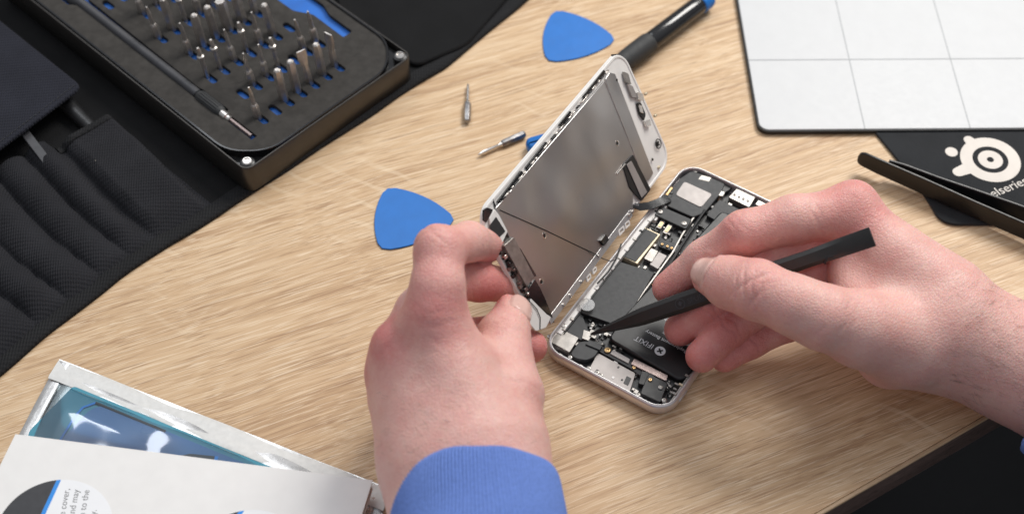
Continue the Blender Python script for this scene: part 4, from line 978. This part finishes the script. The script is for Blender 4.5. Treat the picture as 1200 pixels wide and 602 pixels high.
def chainc(P, R, sq=None):
    return [(P[i], P[i+1], R[i], R[i+1], sq) for i in range(len(P)-1)]
W3 = lambda L: [w(*p) for p in L]

# ---- right hand
FRH = flat(w(1080, 400), 0, 0)
rh = thing('hand', 'bare right hand reaching in from the right edge and holding the spudger', 'hand', FRH)
idx_ = W3([(997, 250, 62), (930, 257, 64), (872, 273, 60), (826, 303, 43), (783, 337.5, 26)])
thb = W3([(1065, 405, 42), (1010, 385, 53), (968, 372, 60), (930, 357, 63), (886, 339, 62), (856, 331, 55), (830, 322.5, 47)])
mid_ = W3([(1012, 275, 47), (940, 290, 49), (884, 318, 44), (834, 358, 28), (797.5, 386, 15)])
rng_ = W3([(1015, 305, 35), (950, 325, 36), (905, 350, 32), (855, 384, 23), (822.5, 417, 15.5)])
pnk = W3([(1015, 345, 24), (960, 365, 22), (925, 378, 19), (880, 400, 13.5), (849, 419, 10)])
wr = w(1120, 385, 40); fa = w(1192, 427, 31); fb = w(1330, 503, 32)
vdir = (lambda v: v/np.linalg.norm(v))(np.cross(fa-wr, [0, 0, 1.]))
palm = [(w(1112, 375, 44), idx_[0], 20, 11.5), (w(1116, 382, 40), mid_[0], 20, 12), (w(1116, 392, 34), rng_[0], 19, 12), (w(1106, 398, 28), pnk[0], 19, 11.5),
        (w(1050, 312, 53), w(1104, 352, 47), 15, 19.5), (w(1100, 402, 34), w(1045, 412, 30), 20, 16), (w(1098, 392, 40), thb[1], 21, 15), (w(1112, 388, 40), w(1160, 410, 34), 23, 23),
        (w(1160, 410, 34), fa, 23, 23.5), (fa, fb, 23.5, 29)]
groups = [
    (8, 1, palm),
    (3, 5, [(mid_[0], mid_[1], 10.5, 9.8), (mid_[1], mid_[2], 9.8, 9.3), (mid_[2], mid_[3], 9.2, 8.3), (mid_[3], mid_[4], 8.3, 7.6)]),
    (3, 1.6, [(rng_[0], rng_[1], 10, 9.3), (rng_[1], rng_[2], 9.3, 9), (rng_[2], rng_[3], 8.8, 8), (rng_[3], rng_[4], 8, 7.5)]),
    (3, 1.6, [(pnk[0], pnk[1], 9.5, 8.3), (pnk[1], pnk[2], 8.3, 8), (pnk[2], pnk[3], 8, 7.3), (pnk[3], pnk[4], 7.3, 6.6)]),
    (4, 7, [(idx_[0], idx_[1], 11.8, 10.4), (idx_[1], idx_[2], 10.4, 9.5), (idx_[2], idx_[3], 9.6, 8.4), (idx_[3], idx_[4], 8.4, 7.4)]),
    (6, 6, [(thb[0], thb[1], 18, 15), (thb[1], thb[2], 15, 13), (thb[2], thb[3], 12.8, 11.8), (thb[3], thb[4], 11.8, 12.0), (thb[4], thb[5], 12.0, 10.6), (thb[5], thb[6], 10.6, 8.0)]),
    (6, 8, [(w(995, 322, 46), w(1035, 345, 46), 9, 14), (w(1000, 290, 50), w(1000, 345, 48), 8, 9)]),
]
tc = -FW
nrm_th = tc
red = [(idx_[0], 19, .6), (idx_[2], 14, .45), (idx_[4], 13, .55), (thb[4], 13, .35), (thb[6], 11, .25), (mid_[3], 16, .75), (mid_[4], 13, .7), (rng_[3], 15, .8), (rng_[4], 12, .75), (pnk[3], 14, .7), (pnk[4], 12, .7), (pnk[2], 16, .6), (mid_[1], 16, .8), (mid_[2], 14, .7), (w(1000, 222, 66), 16, .5)]
tdir = thb[3]-thb[5]
creases = [(thb[4]+tc*0, tdir, [-4.2, -1.4, 1.4, 4.2, 6.6], 9, .62, .7, tc), (idx_[2], idx_[1]-idx_[3], [-2.5, 0, 2.5], 7, .22, .7, tc+np.array([0, .6, .4])),
           (idx_[1], idx_[0]-idx_[2], [6, 8.5], 8, .3, .8, tc), (mid_[3], mid_[2]-mid_[4], [-1, 2], 7, .5, .8, tc), (rng_[3], rng_[2]-rng_[4], [-1, 2], 7, .5, .8, tc), (pnk[3], pnk[2]-pnk[4], [0], 6, .5, .8, tc),
           (thb[2], thb[1]-thb[3], [-4, 3, 7], 13, .18, 1.0, tc)]
bumps = [(idx_[0]+np.array([2, 4, 9]), 9, 1.3), (w(1003, 222, 66), 10, 1.2), (w(1060, 330, 62), 14, -.9), (w(940, 398, 50), 9, .8)]
NR = (w(833.5, 322.5, 48), w(815, 317, 44)-w(850, 328, 52), tc+np.array([0, .05, .1]), 14.5, 13.0)
ro, rbv = hand(rh, FRH, groups, .8, red, creases, bumps, [NR])
nail(rbv, rh, FRH, *NR)
hairs(rbv, rh, FRH, 150, lambda: (random.uniform(1110, 1200), random.uniform(320, 480)), lambda p: np.array([.8, -.2, 0.])+np.array([0, .5 if p[1] < 400 else -.5, 0]), None, 6)
# sleeve on the far forearm, just entering at the right edge
def sleeve(root, F0, c0, c1, r0, r1, sqz=1.0, ribs=150, name='sleeve', tilt=None, cuff=55):
    ax = (c1-c0); L_ = np.linalg.norm(ax); ax = ax/L_; upv = np.array([0, 0, 1.]); upv -= ax*(upv@ax); upv /= np.linalg.norm(upv); sd = np.cross(ax, upv)
    A = np.linalg.inv(F0); b = MB(); prof = [(-1.0, -2.6), (.2, -2.9), (.0, -1.0), (.4, .4), (1.2, 1.2)] ; rows_ = []
    n = 1100
    st = [(6, -3.2), (1.5, -2.6), (0, -1.6), (-.4, -.4), (.2, .6), (1.6, 1.3)]+[(3+4.2*k, 1.5+.9*math.sin(k*.9)*(.2 if k < 11 else 1.2)+(0 if k*4.2 < cuff else 3.0)) for k in range(int(L_/4.2))]
    for (t, dr) in st:
        row = []
        for k in range(n):
            a = 2*PI*k/n; rb_ = .62*(abs(math.sin(a*ribs/2))-.5) if t < cuff else 0
            wob = .8*math.sin(3*a+t*.05)+.5*math.sin(5*a+1.3+t*.11)+(1.2*math.sin(2*a+t*.13)*min(1, t/30.))
            r = r0+(r1-r0)*max(0, t)/L_+dr+rb_+wob*.7
            tt = t+(tilt(a) if tilt else 0)+.35*math.sin(a*9)
            row.append(c0+ax*tt+(sd*math.cos(a)+upv*math.sin(a)*sqz)*r)
        rows_.append([A[:3, :3]@p+A[:3, 3] for p in row])
    b.loops(rows_, False); return b.build(name, M['sleeve'], root, sharp=180)
sleeve(rh, FRH, w(1236, 452, 34), w(1420, 545, 34), 31, 38)

# ---- left hand
FLH = flat(w(545, 470), 0, 0)
lh = thing('hand', 'left hand in a blue sleeve pinching the corner of the raised display', 'hand', FLH)
ix = W3([(508, 380, 76), (513, 335, 88), (515, 294, 92), (550, 283, 76), (572, 288, 58)])
tb_ = W3([(575, 505, 44), (594, 462, 48), (592, 425, 50), (589.5, 396, 50), (600.5, 367, 46)])
md = W3([(470, 410, 62), (492, 365, 66), (520, 328, 64), (562, 330, 50), (596, 334, 36)])
rg = W3([(460, 440, 48), (480, 420, 40), (520, 395, 34), (575, 392, 24), (622, 406, 15)])
pk = W3([(464, 474, 36), (470, 452, 26), (500, 425, 20), (545, 415, 14), (580, 420, 11)])
lw = [w(515, 545, 44), w(582, 535, 44)]
palm = [(w(544, 520, 48), ix[0], 24, 12), (w(522, 530, 48), md[0], 22, 11.5), (w(508, 535, 44), rg[0], 21, 11), (w(505, 530, 38), pk[0], 19, 10.5),
        (w(560, 515, 46), w(548, 440, 56), 25, 14), (w(552, 545, 42), w(560, 620, 42), 27, 27), (w(512, 540, 42), w(527, 620, 42), 22, 23), (w(580, 530, 42), w(588, 620, 42), 21, 23),
        (w(532, 430, 60), w(520, 395, 68), 15, 12)]
groups = [
    (8, 1, palm),
    (3, 2.0, [(pk[0], pk[1], 9.5, 8.5), (pk[1], pk[2], 8.5, 8), (pk[2], pk[3], 8, 7.4), (pk[3], pk[4], 7.4, 6.8)]),
    (3, 2.0, [(rg[0], rg[1], 10.5, 9.5), (rg[1], rg[2], 9.5, 9), (rg[2], rg[3], 8.8, 8), (rg[3], rg[4], 8, 7.6)]),
    (3, 2.5, [(md[0], md[1], 11, 10), (md[1], md[2], 10, 9.4), (md[2], md[3], 9.0, 8.4), (md[3], md[4], 8.4, 7.8)]),
    (4, 9, [(ix[0], ix[1], 12, 10.4), (ix[1], ix[2], 10.4, 10.2), (ix[2], ix[3], 9.6, 8.0), (ix[3], ix[4], 8.0, 7.3)]),
    (5, 8, [(tb_[0], tb_[1], 20, 14.5), (tb_[1], tb_[2], 14.5, 11.3), (tb_[2], tb_[3], 11.0, 10.7), (tb_[3], tb_[4], 10.7, 8.4)]),
]
red = [(ix[0]+np.array([0, 0, 10]), 14, .55), (ix[2], 14, .45), (ix[4], 12, .5), (md[0]+np.array([-6, 0, 6]), 13, .6), (rg[0]+np.array([-8, 0, 4]), 12, .45), (md[3], 18, .65), (rg[4], 14, .8), (rg[3], 16, .8), (tb_[4], 9, .3), (tb_[3], 12, .25)]
creases = [(ix[2]+np.array([0, 0, 0]), ix[1]-ix[3], [-4.5, -1.6, 1.3, 4.2], 8, .5, .8, np.array([-.6, .3, 1.])), (tb_[3], tb_[2]-tb_[4], [-3, 0, 3], 8, .25, .8, tc),
           (ix[3], ix[2]-ix[4], [-1, 1.5], 7, .25, .8, tc), (ix[0], ix[1]-ix[0], [-8, -3, 3, 8], 11, .12, 1.2, tc), (tb_[1], tb_[0]-tb_[2], [-6, 0, 6, 12], 15, .2, 1.1, tc)]
bumps = [(ix[0]+np.array([0, -2, 12]), 9, 2.2), (md[0]+np.array([-4, 0, 10]), 9, 2.6), (rg[0]+np.array([-4, 0, 9]), 8, 2.0), (w(482, 400, 76), 9, -2.6), (w(490, 440, 74), 9, -1.2), (w(560, 470, 62), 14, .8), (w(459, 450, 62), 8, -1.2), (w(520, 455, 76), 9, -.5), (ix[2]+np.array([-3, 2, 7]), 7, .9)]
NL = (w(603.5, 367, 47), w(610, 350, 43)-w(598, 386, 50), tc+np.array([.38, 0, .05]), 14, 12.4)
lo_, lbv = hand(lh, FLH, groups, .8, red, creases, bumps, [NL])
nail(lbv, lh, FLH, *NL)
hairs(lbv, lh, FLH, 80, lambda: (random.uniform(445, 560), random.uniform(440, 560)), lambda p: np.array([-.7, .15, 0.]), None, 5)
sleeve(lh, FLH, w(560, 573, 42), w(572, 860, 46), 31.6, 41, tilt=lambda a: 0, cuff=60)

# ------------------------------------------------------------------ camera, light
cd = bpy.data.cameras.new('camera'); cam = bpy.data.objects.new('camera', cd); COL.objects.link(cam)
Mc = np.eye(4); Mc[:3, 0] = RT; Mc[:3, 1] = UP; Mc[:3, 2] = -FW; Mc[:3, 3] = CAM; cam.matrix_world = bm4(Mc)
cd.sensor_width = 36; cd.sensor_fit = 'HORIZONTAL'; cd.lens = FPX*36/1200; cd.clip_start = .02; cd.clip_end = 20
cd.dof.use_dof = True; cd.dof.focus_distance = .70; cd.dof.aperture_fstop = 7.5
sc.camera = cam
wd_ = bpy.data.worlds.new('World'); sc.world = wd_; wd_.use_nodes = True
bg = wd_.node_tree.nodes['Background']; bg.inputs[1].default_value = 1.0
wn, wl = wd_.node_tree.nodes, wd_.node_tree.links     # a dim room: dark near the horizon, pale ceiling overhead
tc_ = wn.new('ShaderNodeTexCoord'); sx_ = wn.new('ShaderNodeSeparateXYZ'); wl.new(tc_.outputs['Generated'], sx_.inputs[0])
wr_ = ramp(wn, [(.0, (.05, .05, .055)), (.25, (.14, .14, .15)), (.6, (.34, .355, .38)), (1.0, (.56, .58, .62))]); mp_ = wn.new('ShaderNodeMapRange'); mp_.inputs[1].default_value = -.3
wl.new(sx_.outputs[2], mp_.inputs[0]); wl.new(mp_.outputs[0], wr_.inputs[0]); wl.new(wr_.outputs[0], bg.inputs[0])
def area(name, pos, tgt, sx, sy, e, col):
    l = bpy.data.lights.new(name, 'AREA'); l.shape = 'RECTANGLE'; l.size = sx; l.size_y = sy; l.energy = e; l.color = col
    o = bpy.data.objects.new(name, l); COL.objects.link(o); o.location = pos
    o.rotation_euler = (Vector(tgt)-Vector(pos)).to_track_quat('-Z', 'Y').to_euler(); return o
area('key_softbox', (.55, .75, 1.05), (0, 0, 0), .6, .5, 16.5, (1, .97, .92))
area('added_fill_light', (-.55, .75, 1.3), (0, 0, 0), .7, .6, 5, (.93, .96, 1))  # unseen fill lamp, added for pale reflections in the bag film
sc.view_settings.view_transform = 'Standard'; sc.view_settings.look = 'None'; sc.view_settings.exposure = 0; sc.view_settings.gamma = 1
